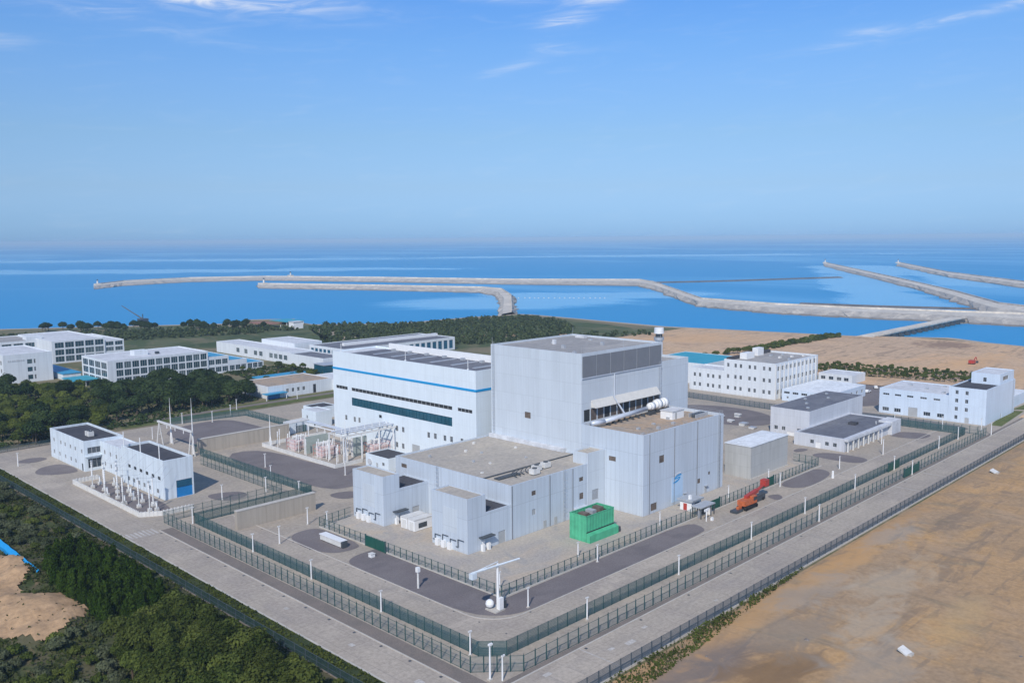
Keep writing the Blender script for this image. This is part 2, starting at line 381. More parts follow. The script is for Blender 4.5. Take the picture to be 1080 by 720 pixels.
# ------------------------------------------------------------------ the setting
from mathutils import noise as mn
SHORE = [(-179,860),(120,963),(253,914),(335,858),(426,791),(454,820),(490,793),(472,750),(468,725),(527,669),(622,665),(644,655),(674,654),(680,638),(675,582),(664,460),(681,375),(696,300),(730,239),(728,231),(715,207),(708,180),(639,57),(516,-65)]
LAND = SHORE + [(300,-500),(-600,-600),(-700,500)]
def poly_sheet(name, pts, z, mat):
    mb = MB(); i = 0; mb.v = [(x,y,z) for x,y in pts]
    if sum(pts[k][0]*pts[(k+1)%len(pts)][1]-pts[(k+1)%len(pts)][0]*pts[k][1] for k in range(len(pts))) < 0: mb.v.reverse()
    mb.f = [tuple(range(len(pts)))]; return struct(name, mb, mat)
def inside(x, y, poly):
    r = False; j = len(poly)-1
    for i in range(len(poly)):
        (a,b),(c,d) = poly[i], poly[j]
        if (b > y) != (d > y) and x < (c-a)*(y-b)/(d-b)+a: r = not r
        j = i
    return r
poly_sheet('ground', LAND, 0.0, 'land')
b = MB()                                       # the beach slopes into the sea
cx, cy = 300, 300
def outw(p, d):
    v = Vector((p[0]-cx, p[1]-cy)).normalized(); return (p[0]+v.x*d, p[1]+v.y*d)
for p, q in zip(SHORE, SHORE[1:]):
    b.quad((*p,0.02),(*outw(p,-9),.03),(*outw(q,-9),.03),(*q,0.02)); b.quad((*outw(p,16),-4.0),(*p,.02),(*q,.02),(*outw(q,16),-4.0))
struct('beach', b, 'beach')

m = NT('sea_water')                            # sea: blue body colour, wind ripples, calm slicks with the sky's reflection painted in paler
o = m.pos()
slick = m.ramp(m.noise(.0011,5,(1.0,.42,1),dist=1.2),.47,.62)
slick2 = m.ramp(m.noise(.006, 5, (.5, 1.0, 1), dist=.5), .45, .7)
n1 = m.noise(.0045, 5, (1, .6, 1), dist=.8); xo = m.xyz(); calm = m.math('MULTIPLY', slick, .55)
for x, y, rx, ry, rot in ((800,810,120,190,.9),(1010,800,150,80,-.85),(1560,650,420,80,.52),(1250,500,300,70,.55),(2050,870,500,110,.5),(1900,640,420,70,.5),(1500,3900,1500,260,-.78),(900,2600,1000,170,-.78),(3300,2300,1200,200,-.78)):   # sheltered calm water behind the breakwaters
    dx = m.math('SUBTRACT', xo[0], x); dy = m.math('SUBTRACT', xo[1], y)
    u = m.math('DIVIDE', m.math('ADD', m.math('MULTIPLY', dx, cos(rot)), m.math('MULTIPLY', dy, sin(rot))), rx); v = m.math('DIVIDE', m.math('SUBTRACT', m.math('MULTIPLY', dy, cos(rot)), m.math('MULTIPLY', dx, sin(rot))), ry)
    d = m.math('SQRT', m.math('ADD', m.math('MULTIPLY', u, u), m.math('MULTIPLY', v, v)))
    calm = m.math('MAXIMUM', calm, m.ramp(m.math('ADD', d, m.math('MULTIPLY', m.math('SUBTRACT', n1, .5), 2.2)), 1.15, .75))
c = m.mix(calm, (.004,.265,.55), (.075,.41,.71))  # calm patches: the lighter sky reflection is put into the base colour
c = m.mix(m.math('MULTIPLY', slick2, .25), c, (.012,.29,.60))
w1 = m.noise(.09, 3, (1.0, 1.6, 1)); w2 = m.noise(.5, 3)
bs_ = m.bsdf(c, .36, .18, m.math('ADD', w1, m.math('MULTIPLY', w2, .3)), .5, .6)
m.t.links.new(m.n('ShaderNodeMapRange', {0: calm, 3: .38, 4: .2}).outputs[0], bs_.inputs['Roughness']); m.t.links.new(m.n('ShaderNodeMapRange', {0: calm, 3: .16, 4: .40}).outputs[0], bs_.inputs['Specular IOR Level'])
b = MB(); R = 32000; b.v = [(R*cos(2*pi*k/96), R*sin(2*pi*k/96), -3.0) for k in range(96)]; b.f = [tuple(range(96))]
struct('sea', b, m.m)

def relief(name, x0, x1, y0, y1, st, fn, mat, edge=6.0, mask=None, z0=.02):
    nx, ny = int((x1-x0)/st)+1, int((y1-y0)/st)+1; mb = MB()
    for j in range(ny):
        for i in range(nx):
            x = x0+(x1-x0)*i/(nx-1); y = y0+(y1-y0)*j/(ny-1)
            e = max(0.0, min(1.0, min(x-x0, x1-x, y-y0, y1-y)/edge)); mb.v.append((x, y, z0 + fn(x, y)*e))
    for j in range(ny-1):
        for i in range(nx-1):
            a = j*nx+i
            if mask and not mask(*mb.v[a][:2]): continue
            mb.f.append((a, a+1, a+nx+1, a+nx))
    o = struct(name, mb, mat); o.data.polygons.foreach_set('use_smooth', [True]*len(o.data.polygons)); return o
def fr(x, y, s, oc=4, k=0): return mn.fractal(Vector((x*s+k, y*s, k*1.7)), 1.0, 2.0, oc)
relief('bare_earth', 88, 640, -90, 94.4, 1.7, lambda x, y: max(0, .45+.5*fr(x,y,.03,5)+.18*fr(x,y,.16,3,9)), 'earth', 4, lambda x,y: x < 600+y*.6)
relief('sandy_fill', 428, 712, 94.5, 436, 3.0, lambda x, y: max(0, .5+.7*fr(x,y,.012,5,3)), 'sand', 8, lambda x,y: inside(x+4,y,SHORE+[(0,-200)]) and inside(x+12,y,SHORE+[(0,-200)]) and not (x < 480 and y > 205) and not (x < 470 and 108 < y), .015)
def mound(x, y):
    h = .35+.45*fr(x,y,.06,4,5)
    for px, py, r, a in ((59,203,7,2.6),(63.5,193,3.2,2.4),(60.5,189.5,3,1.9),(64,229,4,2.0),(64.5,239,4,1.8),(55,190,4,1.8),(56,212,4,1.5)): h += a*math.exp(-((x-px)**2+(y-py)**2)/(r*r))
    return max(.02, h)
relief('forest_floor', 20, 87.6, 90, 372, 1.4, mound, 'soil', 3)
DIRT = [(66.5,246),(66.5,236),(64.5,226),(61.5,222),(59.5,214),(62.5,213),(65.5,209),(66.2,203),(66.5,196),(64.5,190),(59,187),(54,185),(50,193),(44,215),(52,245)]
relief('dirt_heap', 40, 69, 178, 250, .9, lambda x,y: mound(x,y)+.14+.75*max(0,fr(x,y,.35,4)), 'dirt', .01, lambda x,y: inside(x+1.2*mn.noise(Vector((x*.4,y*.4,0))), y+1.2*mn.noise(Vector((x*.4,y*.4,7))), DIRT))

poly_sheet('plant_pavement', [(93,95),(470,95),(470,210),(480,260),(400,330),(300,378),(87,378),(87,300),(92.5,250)], .030, 'concrete2')
b = MB()
def rect(mb, x0, x1, y0, y1, z): mb.quad((x0,y0,z),(x1,y0,z),(x1,y1,z),(x0,y1,z))
rect(b, 93.2, 101.8, 107, 372, .045); rect(b, 93.2, 470, 96.2, 106.9, .045); struct('perimeter_road', b, 'concrete')
# inner patrol road, rounded at the near corner
b = MB(); inner = []; outer = []
arc = [(pi + (pi/2)*k/10) for k in range(11)]
po = [(112.4, 236)] + [(112.4+9+9*cos(t), 116.0+9+9*sin(t)) for t in arc] + [(377, 116.0)]
pi_ = [(122.6, 236)] + [(122.6+9+9*cos(t), 126.2+9+9*sin(t)) for t in arc] + [(377, 126.2)]
for k in range(len(po)-1): b.quad((*po[k],.045),(*po[k+1],.045),(*pi_[k+1],.045),(*pi_[k],.045))
struct('patrol_road', b, 'concrete')
b = MB()
for k in range(len(pi_)-1):
    (ax,ay),(bx_,by) = pi_[k], pi_[k+1]; L = hypot(bx_-ax, by-ay); nx, ny = -(by-ay)/L*.25, (bx_-ax)/L*.25
    b.quad((ax,ay,.15),(bx_,by,.15),(bx_+nx,by+ny,.15),(ax+nx,ay+ny,.15)); b.quad((ax,ay,.03),(bx_,by,.03),(bx_,by,.15),(ax,ay,.15))
b.box(101.8,102.1,107.3,238,.02,.16); b.box(102.1,440,106.95,107.25,.02,.16); b.box(92.7,93.1,95.6,372,.02,.14); b.box(93.1,440,95.75,96.1,.02,.14)
b.box(134.1,134.4,135.2,208,.02,.30); b.box(134.4,292,135.2,135.5,.02,.30)
struct('kerb', b, 'kerb')
b = MB(); rect(b, 102.15, 105.6, 109, 238, .05); rect(b, 102.15, 440, 107.3, 108.6, .052); struct('gravel_verge', b, 'gravel_brown')
b = MB()
for k in range(7): rect(b, 93.6+k*1.15, 94.2+k*1.15, 236.2, 241.2, .062)
for x,y,w,d in ((136.4,101.5,2.6,1.2),(131.5,102.5,1.6,.8),(115.3,104.7,1.8,1.0),(144,103.6,1.4,.7),(166,100.2,1.2,.6),(97.2,119.7,1.4,1.8),(97.5,141,1,1.4),(98,166,.9,1.3)): rect(b, x-w/2, x+w/2, y-d/2, y+d/2, .062)
rect(b, 127, 127.3, 96.3, 106.8, .062); rect(b, 93.4, 101.6, 112, 112.3, .062); rect(b, 306, 306.4, 96.3, 106.8, .062); rect(b, 283, 283.4, 96.3, 106.8, .062)
struct('road_marking', b, 'marking')
b = MB()
for k in range(14): rect(b, 122.0, 122.4, 122+k*8, 122.4+k*8, .062); rect(b, 133+k*17, 133.5+k*17, 125.6, 126.0, .062); rect(b, 100.9, 101.5, 118+k*9, 118.6+k*9, .062); rect(b, 128+k*18, 128.6+k*18, 105.9, 106.5, .062)
struct('drain_cover', b, 'dark_steel')
b = MB(); rect(b, 106.2, 111.5, 115.5, 237, .05); rect(b, 106.2, 377, 109.0, 115.2, .052); struct('isolation_strip', b, 'concrete2')
def patch(name, pts, mat, z=.06, n=1):
    # Chaikin-rounded outline
    for _ in range(2):
        q = []
        for i in range(len(pts)):
            (a,bb),(c_,d) = pts[i], pts[(i+1)%len(pts)]; q += [(a*.75+c_*.25, bb*.75+d*.25), (a*.25+c_*.75, bb*.25+d*.75)]
        pts = q
    return poly_sheet(name, pts, z, mat)
GP = [[(123,205),(126.2,208.5),(132.6,208.5),(133.8,204.2),(133.8,187),(129.6,185.6),(124.3,187.2),(121.8,195)],
 [(122.9,136),(122.9,160),(122.9,175),(123.6,179.6),(127.6,182),(133.9,182),(134,182),(134,150),(134,135.1),(134.3,135),(150,135),(180,135),(208,135),(207,129),(203,126.6),(146,126.5),(133,126.5),(127,129)],
 [(258.5,134.9),(275,135.6),(288.4,135.6),(286.4,128.8),(275.1,126.6),(260.4,126.8)],[(245.6,131.7),(250.7,130),(248,126.6),(243.6,126.6)],
 [(303,145),(309,145),(313,140),(313.4,126.6),(303.5,126.6),(302.4,136)],[(305.9,153.6),(311.8,153.2),(312.1,149.1),(304.4,150.4)],
 [(354.8,138.1),(365.9,137.6),(370,125),(359.5,124),(354.9,129.2)],[(367.1,222),(364.8,193.8),(344.2,180),(330,190),(330,220),(352,240)],
 [(98.5,352),(104.3,356),(109.4,353),(109.4,348.6),(103.1,346.5)],[(98.5,331),(103.6,338.5),(111.2,338),(111.4,322),(107,321),(100,325)],
 [(160,366),(190.6,371),(193,350),(192,322),(160,322),(156,345)],[(126.8,262),(137,258),(137,251),(130.4,249),(126.5,253)],
 [(153,306),(172.6,306),(173,259.6),(184,257),(181,240),(166,234),(155,238)],[(103.6,304.6),(114.6,297),(114.6,255),(109,252.4),(104.2,255)],
 [(380,140),(386,180),(396,180),(396,118),(381,118)],[(153.5,234),(153.5,225),(160,224),(163,231)]]
for g in GP: patch('gravel_bed', g, 'gravel')
poly_sheet('sandy_yard', [(134.4,135.5),(292,137),(292,147),(262,147),(262,170),(204,170),(204,215),(160,215),(134.4,208)], .055, 'yard')
b = MB(); rect(b, 87.6, 92.7, 96, 372, .05); struct('verge_ditch', b, 'ditch')
b = MB(); rect(b, 150, 300, 381, 395, .05); struct('grass_verge', b, 'grass')
b = MB(); rect(b, 118, 330, 388, 392.5, .058); struct('service_lane', b, 'gravel_brown')
poly_sheet('lawn', [(403,113.5),(443,118),(446,112),(404,109.5)], .06, 'grass'); poly_sheet('lawn', [(447,117),(470,116),(470,111),(450,112)], .06, 'grass')
patch('car_park', [(405,160),(480,160),(480,215),(405,212)], 'gravel', .04)
patch('field', [(330,545),(470,455),(640,432),(655,640),(520,655),(470,715),(440,690),(400,600)], 'scrub', .05)
patch('field', [(200,700),(290,640),(330,610),(440,560),(450,690),(420,735),(330,792),(250,835),(180,860)], 'scrub', .05)
patch('dirt_track', [(440,690),(452,690),(420,560),(400,545),(396,552)], 'beach', .07)
patch('dirt_lot', [(440,560),(560,470),(570,480),(450,580)], 'dirt', .07)

# ------------------------------------------------------------------ harbour works
MU=[(636,1707),(728,1805),(878,1828),(1013,1748),(1129,1493),(1226,1202),(1365,998),(1320,936),(985,621),(961,506),(961,415),(979,322),(1001,248)]
ML=[(596,1601),(676,1678),(825,1719),(951,1642),(1051,1390),(1136,1113),(1225,903),(1149,814),(904,579),(870,458),(875,378),(886,291),(885,219)]
AU=[(839,1476),(933,1235),(999,1044),(991,988),(900,876),(684,662)]; AL=[(788,1386),(879,1163),(932,984),(898,914),(793,799),(637,646)]
BU=[(2572,1203),(1600,591),(1341,429),(1133,311),(1106,275)]; BL=[(2322,1091),(1423,525),(1193,393),(1009,294),(945,234)]
CU=[(2666,1020),(2006,663),(1571,365)]; CL=[(2413,928),(1822,602),(1439,334)]
def dense(P, n=14): return [tuple(a+(c-a)*k/n for a, c in zip(p, q)) for p, q in zip(P, P[1:]) for k in range(n)] + [P[-1]]
def breakwater(label, U, L, hgt, head=True, wall=True):
    U, L = dense(U), dense(L); t = thing('breakwater', label, 'breakwater', (*U[0], 0)); a, c, w = MB(), MB(), MB(); k = 0
    def lp(p, q, s, z, j=0.0):
        return (p[0]+(q[0]-p[0])*s + random.uniform(-j,j), p[1]+(q[1]-p[1])*s + random.uniform(-j,j), z)
    rows = []
    for p, q in zip(U, L):
        rows.append([lp(p,q,-.02,-3.4,4.5), lp(p,q,.12,-1+random.uniform(-.8,.8),3), lp(p,q,.26,hgt), lp(p,q,.74,hgt), lp(p,q,.88,-1+random.uniform(-.8,.8),3), lp(p,q,1.02,-3.4,4.5)])
    for r, s in zip(rows, rows[1:]):
        for k in (0,1,3,4): a.quad(r[k], s[k], s[k+1], r[k+1])
        c.quad(r[2], s[2], s[3], r[3])
        if wall:
            p1, p2, q1, q2 = lp(r[2],r[3],.02,hgt), lp(r[2],r[3],.09,hgt), lp(s[2],s[3],.02,hgt), lp(s[2],s[3],.09,hgt); up = lambda p: (p[0],p[1],p[2]+1.6)
            w.quad(p2,q2,up(q2),up(p2)); w.quad(up(p1),up(p2),up(q2),up(q1)); w.quad(p1,up(p1),up(q1),q1)
    r = rows[0]; a.quad(r[0],r[1],r[4],r[5]); a.quad(r[1],r[2],r[3],r[4])
    a.build('rock_slope', 'rock', t); c.build('crest', 'crest', t)
    if wall: w.build('wave_wall', 'crest', t)
    return t
breakwater('long pale main breakwater bent twice across the bay to the right shore', MU, ML, 2.2)
breakwater('inner harbour arm hooking from the beach behind the wooded shore', AU, AL, 2.0)
breakwater('pale breakwater slanting out to sea from the right, joining the main one', BU, BL, 2.0)
breakwater('farthest breakwater at the right edge of the sea, running out alone', CU, CL, 2.0)
def dike(label, pts, w):
    b = MB()
    for (x0,y0),(x1,y1) in zip(dense(pts,8), dense(pts,8)[1:]):
        L = hypot(x1-x0,y1-y0); nx, ny = -(y1-y0)/L*w/2, (x1-x0)/L*w/2; h0, h1 = -1.2, -1.2
        for s in (1,-1): b.quad((x0+nx*s*2,y0+ny*s*2,-3.2),(x1+nx*s*2,y1+ny*s*2,-3.2),(x1+nx*s*.4,y1+ny*s*.4,h1),(x0+nx*s*.4,y0+ny*s*.4,h0))
        b.quad((x0+nx*.4,y0+ny*.4,h0),(x1+nx*.4,y1+ny*.4,h1),(x1-nx*.4,y1-ny*.4,h1),(x0-nx*.4,y0-ny*.4,h0))
    o = b.build('low_dike', 'dark_rock'); tag(o, label, 'dike')
dike('thin dark rock line on open water beyond the main breakwater', [(1335,946),(1448,877),(1712,770)], 15)
dike('thin low rock line in the basin enclosed by the right breakwaters', [(1020,506),(1034,413),(1062,320)], 8)
t = thing('causeway_bridge', 'low pale causeway bridge on dark piers from the sandy shore to the main breakwater', 'bridge', (700,288,0))
MB().box(690, 905, 281, 294, -.2, .9).build('deck', 'crest', t)
MB().box(690, 905, 280.2, 281, .9, 1.9).build('parapet', 'crest', t)
for k in range(14):
    x = 712+k*13.5; MB().box(x, x+4.5, 277.5, 280.2, -3.4, -.2).box(x, x+4.5, 281.5, 293.5, -3.4, -.2).build('pier', 'dark_steel', t)
def beacon(x, y, z, h, label):
    t = thing('harbour_beacon', label, 'beacon', (x,y,z)); MB().box(x-5,x+5,y-5,y+5,z-1,z+2.5).build('plinth','crest',t)
    MB().tube((x,y,z+2.5),(x,y,z+h),1.7,1.2,10).build('tower','offwhite',t); MB().tube((x,y,z+h),(x,y,z+h+.4),2.2,2.2,10).tube((x,y,z+h+.4),(x,y,z+h+2.2),1.1,.9,8).build('lantern','dark_steel',t)
beacon(624,1662,2,8,'small beacon tower on the left head of the long main breakwater')
beacon(2440,1140,2,9,'small beacon on the tip of the breakwater slanting out from the right')
beacon(2530,970,2,9,'small beacon on the tip of the farthest right breakwater')
beacon(1040,1690,2,8,'dark little beacon on the main breakwater behind the arm tip')
beacon(822,1425,2,9,'small beacon block on the tip of the inner harbour arm')
ps = [(880+k*80/19, 868-k*106/19) for k in range(20)]
for x, y in ps:
    o = MB().dome((x+random.uniform(-1.5,1.5),y,-2.8),1.1,.7,8,4).build('mooring_buoy','offwhite'); tag(o, 'white float in the line of buoys across the basin behind the main breakwater', 'buoy', 'line of buoys in the basin')
# ------------------------------------------------------------------ main plant buildings
def roof_ac(x, y, z, label, w=2.4, d=1.6, h=1.5):
    t = thing('rooftop_unit', label, 'rooftop unit', (x,y,z)); 
    MB().box(x-w/2,x+w/2,y-d/2,y+d/2,z+.25,z+h).build('casing','offwhite',t); MB().box(x-w/2+.1,x+w/2-.1,y-d/2+.1,y+d/2-.1,z,z+.25).build('plinth','dark_steel',t)
    MB().tube((x,y,z+h),(x,y,z+h+.25),min(w,d)*.38,n=12).build('fan_cowl','dark_steel',t); return t
SM = dict(bars=1)
T = thing('turbine_hall', 'big white hall with a blue band and long strip windows beside the tallest block', 'industrial building', (204,217.5,0))
hol = [(219.5,227,20.3,21.6,dict(glass='dark',bars=3)),(229.8,289.8,20.2,21.6,dict(glass='dark',bars=24)),(292.4,300.4,20.2,21.6,dict(glass='dark',bars=3)),(229.9,289.8,14.4,17.6,dict(glass='teal_glass',frame='teal_glass',bars=29))]
hol += [hW(u,z,1.5,2.1,bars=1) for u,z in ((294,8.9),(288.2,8.9),(285.1,9.),(261.3,9.2),(257.6,9.2),(261.5,2.9),(257.8,2.9),(242.9,9.4),(239.2,9.5),(234,9.6),(230.5,9.7),(225,9.8),(234,2.9),(230.5,2.9))]
hol += [(270.5,272.2,11.8,13,dict(kind='louvre',glass='dark'))]
hol += [(248,252.5,.03,4.6,dict(kind='roller_door',glass='door_grey'))]
block(T, 204, 226, 217.5, 302.2, 0, 35.3, 'white_wall', 'roof_light', {'-X': hol}, par=.8)
MB().box(203.86,204,217.36,302.3,28.05,28.85).box(204,226,217.36,217.5,28.05,28.85).build('blue_band','blue_stripe',T)
MB().box(206,224,219.5,293,34.5,34.85).build('roof_membrane','roof_slate',T)
MB().box(224.8,225.7,219,292,34.6,37.2).build('rear_upstand','white',T)
for k in range(6): MB().box(210,222,224+k*11.5,225.6+k*11.5,34.85,35.05).build('skylight','steel',T)
for k in range(7): MB().box(221.2,222.6,222+k*10.4,223.4+k*10.4,34.85,35.7).build('roof_vent','steel',T)
for y in (222,256,297):
    o = MB().tube((204.6,y,35.3),(204.6,y,38.6),.1).box(204.35,204.85,y-.25,y+.25,35.3,35.6).build('lightning_rod','white',T)

Rb = thing('reactor_building', 'tallest pale grey block, with a dark panel band under its flat roof', 'industrial building', (203,170,0))
under = [(204.2+k*3.3, 204.2+k*3.3+2.9, 24.3, 28.0, dict(kind='louvre' if k%3 else 'recess', glass='brown' if k%3 else 'dark')) for k in range(12)]
block(Rb, 203, 244.5, 170, 209, 0, 45.3, 'grey_clad', 'roof_grey', {'-X':[hW(192.4,23.7,2.6,2.0,kind='louvre',glass='brown')], '-Y':under}, par=.6, pt=.45)
for k in range(6): MB().box(203.4+k*6.84,203.4+k*6.84+6.5,169.82,170,38.0,44.4).build('louvre_panel','panel_grey',Rb)
MB().box(203.2,244.5,169.7,170,37.6,37.9).build('drip_ledge','duct',Rb)
for a, c_ in ((207.6,218.2),(219.2,242)):
    q = MB(); q.quad((a,170,30.6),(c_,170,30.6),(c_,168.3,28.4),(a,168.3,28.4)); q.quad((a,168.3,28.25),(c_,168.3,28.25),(c_,170,30.45),(a,170,30.45)); q.quad((a,168.3,28.4),(c_,168.3,28.4),(c_,168.3,28.25),(a,168.3,28.25)); q.tri((a,170,30.6),(a,168.3,28.4),(a,170,28.4)); q.tri((c_,170,30.6),(c_,170,28.4),(c_,168.3,28.4)); q.build('canopy','awning',Rb)
MB().tube((218.7,169.7,30),(218.7,169.7,37.6),.2).tube((218.7,169.7,30),(221,166.6,24),.28).build('downpipe','duct',Rb)
MB().box(220,221,196,197,44.7,46.2).box(240,242,200,204,44.7,45.6).build('roof_hatch','roof_light',Rb)
St = thing('stair_tower', 'narrow bluish grey tower against the right end of the tallest block', 'tower', (247,172,0))
block(St, 246.2, 262, 171, 188, 0, 38.4, 'grey_clad', 'roof_grey', {}, par=.9)
MB().box(244.5,246.2,172,186,0,36.5).build('link_shaft','duct',St)
for k in range(6): MB().box(246.6+k*1.2,247.3+k*1.2,186.2,187.4,38.4,40.6).build('vent_louvre','dark_steel',St)
t = thing('vent_stack', 'white round vent stack rising behind the roof of the tallest block', 'chimney', (280,196,0))
MB().tube((280,196,0),(280,196,42.0),1.45,n=20).build('shaft','white',t); MB().tube((280,196,42.0),(280,196,43.4),1.3,n=20).build('dark_ring','dark_steel',t); MB().tube((280,196,43.4),(280,196,45.6),1.9,1.8,20).build('cap','white',t); MB().tube((280,196,42.0),(280,196,40.8),1.9,n=20).build('platform','steel',t)

An = thing('annex_building', 'ribbed grey block in front of the tallest one, blue emblem on its right wall', 'industrial building', (203,147,0))
lv = dict(kind='louvre', glass='brown')
block(An, 203, 246, 147, 169.98, 0, 23.9, 'grey_clad2', 'roof_rust', {'-X':[hW(158.2,15.3,2.6,1.4,**lv)], '-Y':[hW(212.1,15.4,2.5,2.2,**lv),hW(208.3,1.9,3.0,2.2,**lv),hW(232.2,4.7,1.6,1.5,**lv),hW(238,6.1,1.1,1.0,**lv)]}, par=1.0, pt=.4)
# emblem: a swept blue S over a pale blue painted field
q = MB(); q.box(217.4,223.2,146.93,147,1.0,8.6); q.build('painted_field','banner',An)
q = MB()
def ribbon(q, pts, w, y):
    pts=[(220.2+(a-220.2)*.78, 8.2+(b_-8.2)*.8) for a,b_ in pts]; w*=.8
    for (a,b_),(c_,d) in zip(pts, pts[1:]): q.quad((a,y,b_-w),(c_,y,d-w),(c_,y,d+w),(a,y,b_+w))
ribbon(q,[(217.6,6.6),(218.8,6.7),(220.2,7.0),(221.4,7.5),(222.2,8.1)],.34,146.90); ribbon(q,[(222.2,8.1),(221.2,8.2),(219.6,8.0),(218.2,8.05)],.22,146.895); ribbon(q,[(218.2,8.05),(219.2,8.6),(220.6,9.0),(222.9,9.1)],.30,146.90)
q.build('emblem','logo_blue',An); q=MB(); ribbon(q,[(218.6,9.35),(219.6,9.75),(221,9.95),(222.6,9.85)],.2,146.90); q.build('emblem_arc','white',An)
for x in (206,218.6,231,244): MB().box(x-.09,x+.09,146.86,147,.2,23.6).build('downpipe','panel_grey',An)
# roof plant of the annex: each lifts away
rt = 22.9
t = thing('exhaust_duct', 'long silver duct on legs along the foot of the tallest block', 'duct', (208,166,rt))
MB().path([(203.6,166.6,rt+1.5),(209,165.9,rt+1.5),(232,167.0,rt+2.1)],.72,10).build('pipe','duct',t,True)
for k in range(9): x = 211+k*3; MB().box(x-.15,x+.15,165.4,166.9,rt,rt+.9).box(x-.5,x+.5,165.2,165.5,rt,rt+.15).build('leg','dark_steel',t)
for k,(x,y,r) in enumerate(((233.6,166.2,1.25),(238.0,166.9,1.65),(241.6,166.9,1.65))):
    t = thing('filter_drum', ['smallest white drum at the end of the silver duct','middle white drum of the row on the annex roof','last white drum of the row, nearest the narrow tower'][k], 'tank', (x,y,rt))
    MB().tube((x-1.1,y,rt+2.7),(x+.9,y,rt+2.7),r,n=20).tube((x-1.6,y,rt+2.7),(x-1.1,y,rt+2.7),r*.55,r,20).tube((x+.9,y,rt+2.7),(x+1.5,y,rt+2.7),r,r*.5,20).build('shell','white',t,True); MB().box(x-.9,x+.9,y-.7,y+.7,rt,rt+1.4).build('cradle','dark_steel',t)
t = thing('rooftop_cabin', 'white box cabin on the annex roof below the drums', 'cabin', (232,158,rt)); MB().box(230.6,237,156,160.5,rt,rt+2.5).build('walls','white',t); MB().box(230.4,237.2,155.8,160.7,rt+2.5,rt+2.7).build('roof','roof_light',t); MB().box(232,233,155.93,156,rt,rt+2.1).build('door','door_grey',t)
t = thing('cooler_frame', 'dark open frame of coolers at the right end of the annex roof', 'cooler', (240,153,rt))
for k in range(4): MB().tube((238.4+k*1.7,153.2,rt),(238.4+k*1.7,153.2,rt+1.1),.75,.7,12).build('fan','dark_steel',t)
MB().box(237.4,244.6,151.9,152.1,rt,rt+1.2).box(237.4,244.6,154.3,154.5,rt,rt+1.2).build('frame','steel',t)
t = thing('roof_railing', 'thin grey railing round the annex roof edge', 'railing', (203,147,23.9))
for z in (24.4,24.9): MB().path([(203.2,169,z),(203.2,147.2,z),(245.8,147.2,z),(245.8,160,z)],.03,4).build('rail','steel',t)
for k in range(24): x=203.2+k*1.85; MB().tube((x,147.2,23.9),(x,147.2,24.9),.03,n=4).build('post','steel',t)

def ladder(parent, face, c, u, z0, z1):
    q=MB(); sg=-1 if face[0]=='-' else 1
    def P(uu,z,d): return (c+sg*d,uu,z) if face[1]=='X' else (uu,c+sg*d,z)
    for s_ in (-.3,.3): q.tube(P(u+s_,z0,.2),P(u+s_,z1+1.0,.2),.04,n=4)
    k=z0+.3
    while k<z1: q.tube(P(u-.3,k,.2),P(u+.3,k,.2),.025,n=4); k+=.45
    k=z0+2.4
    while k<z1: q.path([P(u-.35,k,.2),P(u-.35,k,.85),P(u+.35,k,.85),P(u+.35,k,.2)],.03,4); k+=1.2
    q.build('cage_ladder','steel',parent)
ladder(An,'-Y',147,243.0,.2,23.9); ladder(Rb,'-X',203,207.6,15,45.3); ladder(Rb,'-Y',170,243.2,24,38)
for u in (224.5,236): MB().box(u-.6,u+.6,146.9,147,.06,2.3).build('door','door_grey',An); MB().box(u-.9,u+.9,146.2,147,2.5,2.6).build('door_hood','steel',An)
for k in range(5): MB().box(206+k*7.4,206.9+k*7.4,175+(k*11)%26,176.2+(k*11)%26,44.7,45.3+.4*(k%2)).build('roof_vent','steel',Rb)
for x,y in ((203.3,170.3),(244.2,170.3),(203.3,208.6),(244.2,208.6),(224,170.3)): MB().tube((x,y,45.3),(x,y,47.6),.05,n=5).build('lightning_rod','steel',Rb)
for k in range(6): MB().box(207+k*4.6,208+k*4.6,150+(k*5)%9,151+(k*5)%9,22.9,23.3+.2*(k%3)).build('roof_vent','steel',An)
Ax = thing('auxiliary_building', 'low wide grey block with a tan flat roof in front of the tallest one', 'industrial building', (163.2,161,0))
block(Ax, 163.2, 202.96, 161, 210, 0, 14.8, 'grey_clad2', 'roof_tan', {'-X':[hW(206,12.4,2.6,1.2,**lv)], '-Y':[hW(172.1,11.0,1.7,1.3,**lv),hW(192.2,10.8,1.8,1.2,**lv),hW(192.3,5.8,1.8,1.9,**lv),hW(172.1,5.7,1.5,1.6,kind='louvre',glass='door_grey')]}, par=.45, pt=.35)
block(Ax, 195, 202.93, 160.9, 166.5, 0, 17.8, 'grey_clad', 'roof_tan', {'-Y':[hW(198.5,5.0,2.9,3.0,**lv)]}, par=.4, wname='stair_head', rname='stair_head_roof')
MB().box(163.6,202.5,172.2,172.7,14.35,14.62).build('roof_gutter','dark_steel',Ax); MB().box(201.6,202.9,176,209,14.4,15.6).build('flashing','roof_light',Ax)
MB().box(166,174.6,168.2,170.2,14.4,14.7).build('roof_mat','dark_steel',Ax)
for x in (163.6,178.6,188.4): MB().box(x-.09,x+.09,160.84,161,.2,14.6).build('downpipe','panel_grey',Ax)
MB().box(188.6,193.5,159.4,160.99,0,3.0).build('door_porch','duct',Ax)
ladder(Ax,'-Y',161,184.6,.2,14.8); ladder(Ax,'-X',163.2,190.5,.2,14.8)
for k in range(9): x,y=168+(k*7)%33,177+(k*11)%30; MB().box(x-.35,x+.35,y-.35,y+.35,14.35,14.75+.15*(k%3)).build('roof_vent','steel' if k%2 else 'offwhite',Ax)
for u in (176.5,181): MB().box(u-.6,u+.6,160.9,161,.06,2.3).build('door','door_grey',Ax)
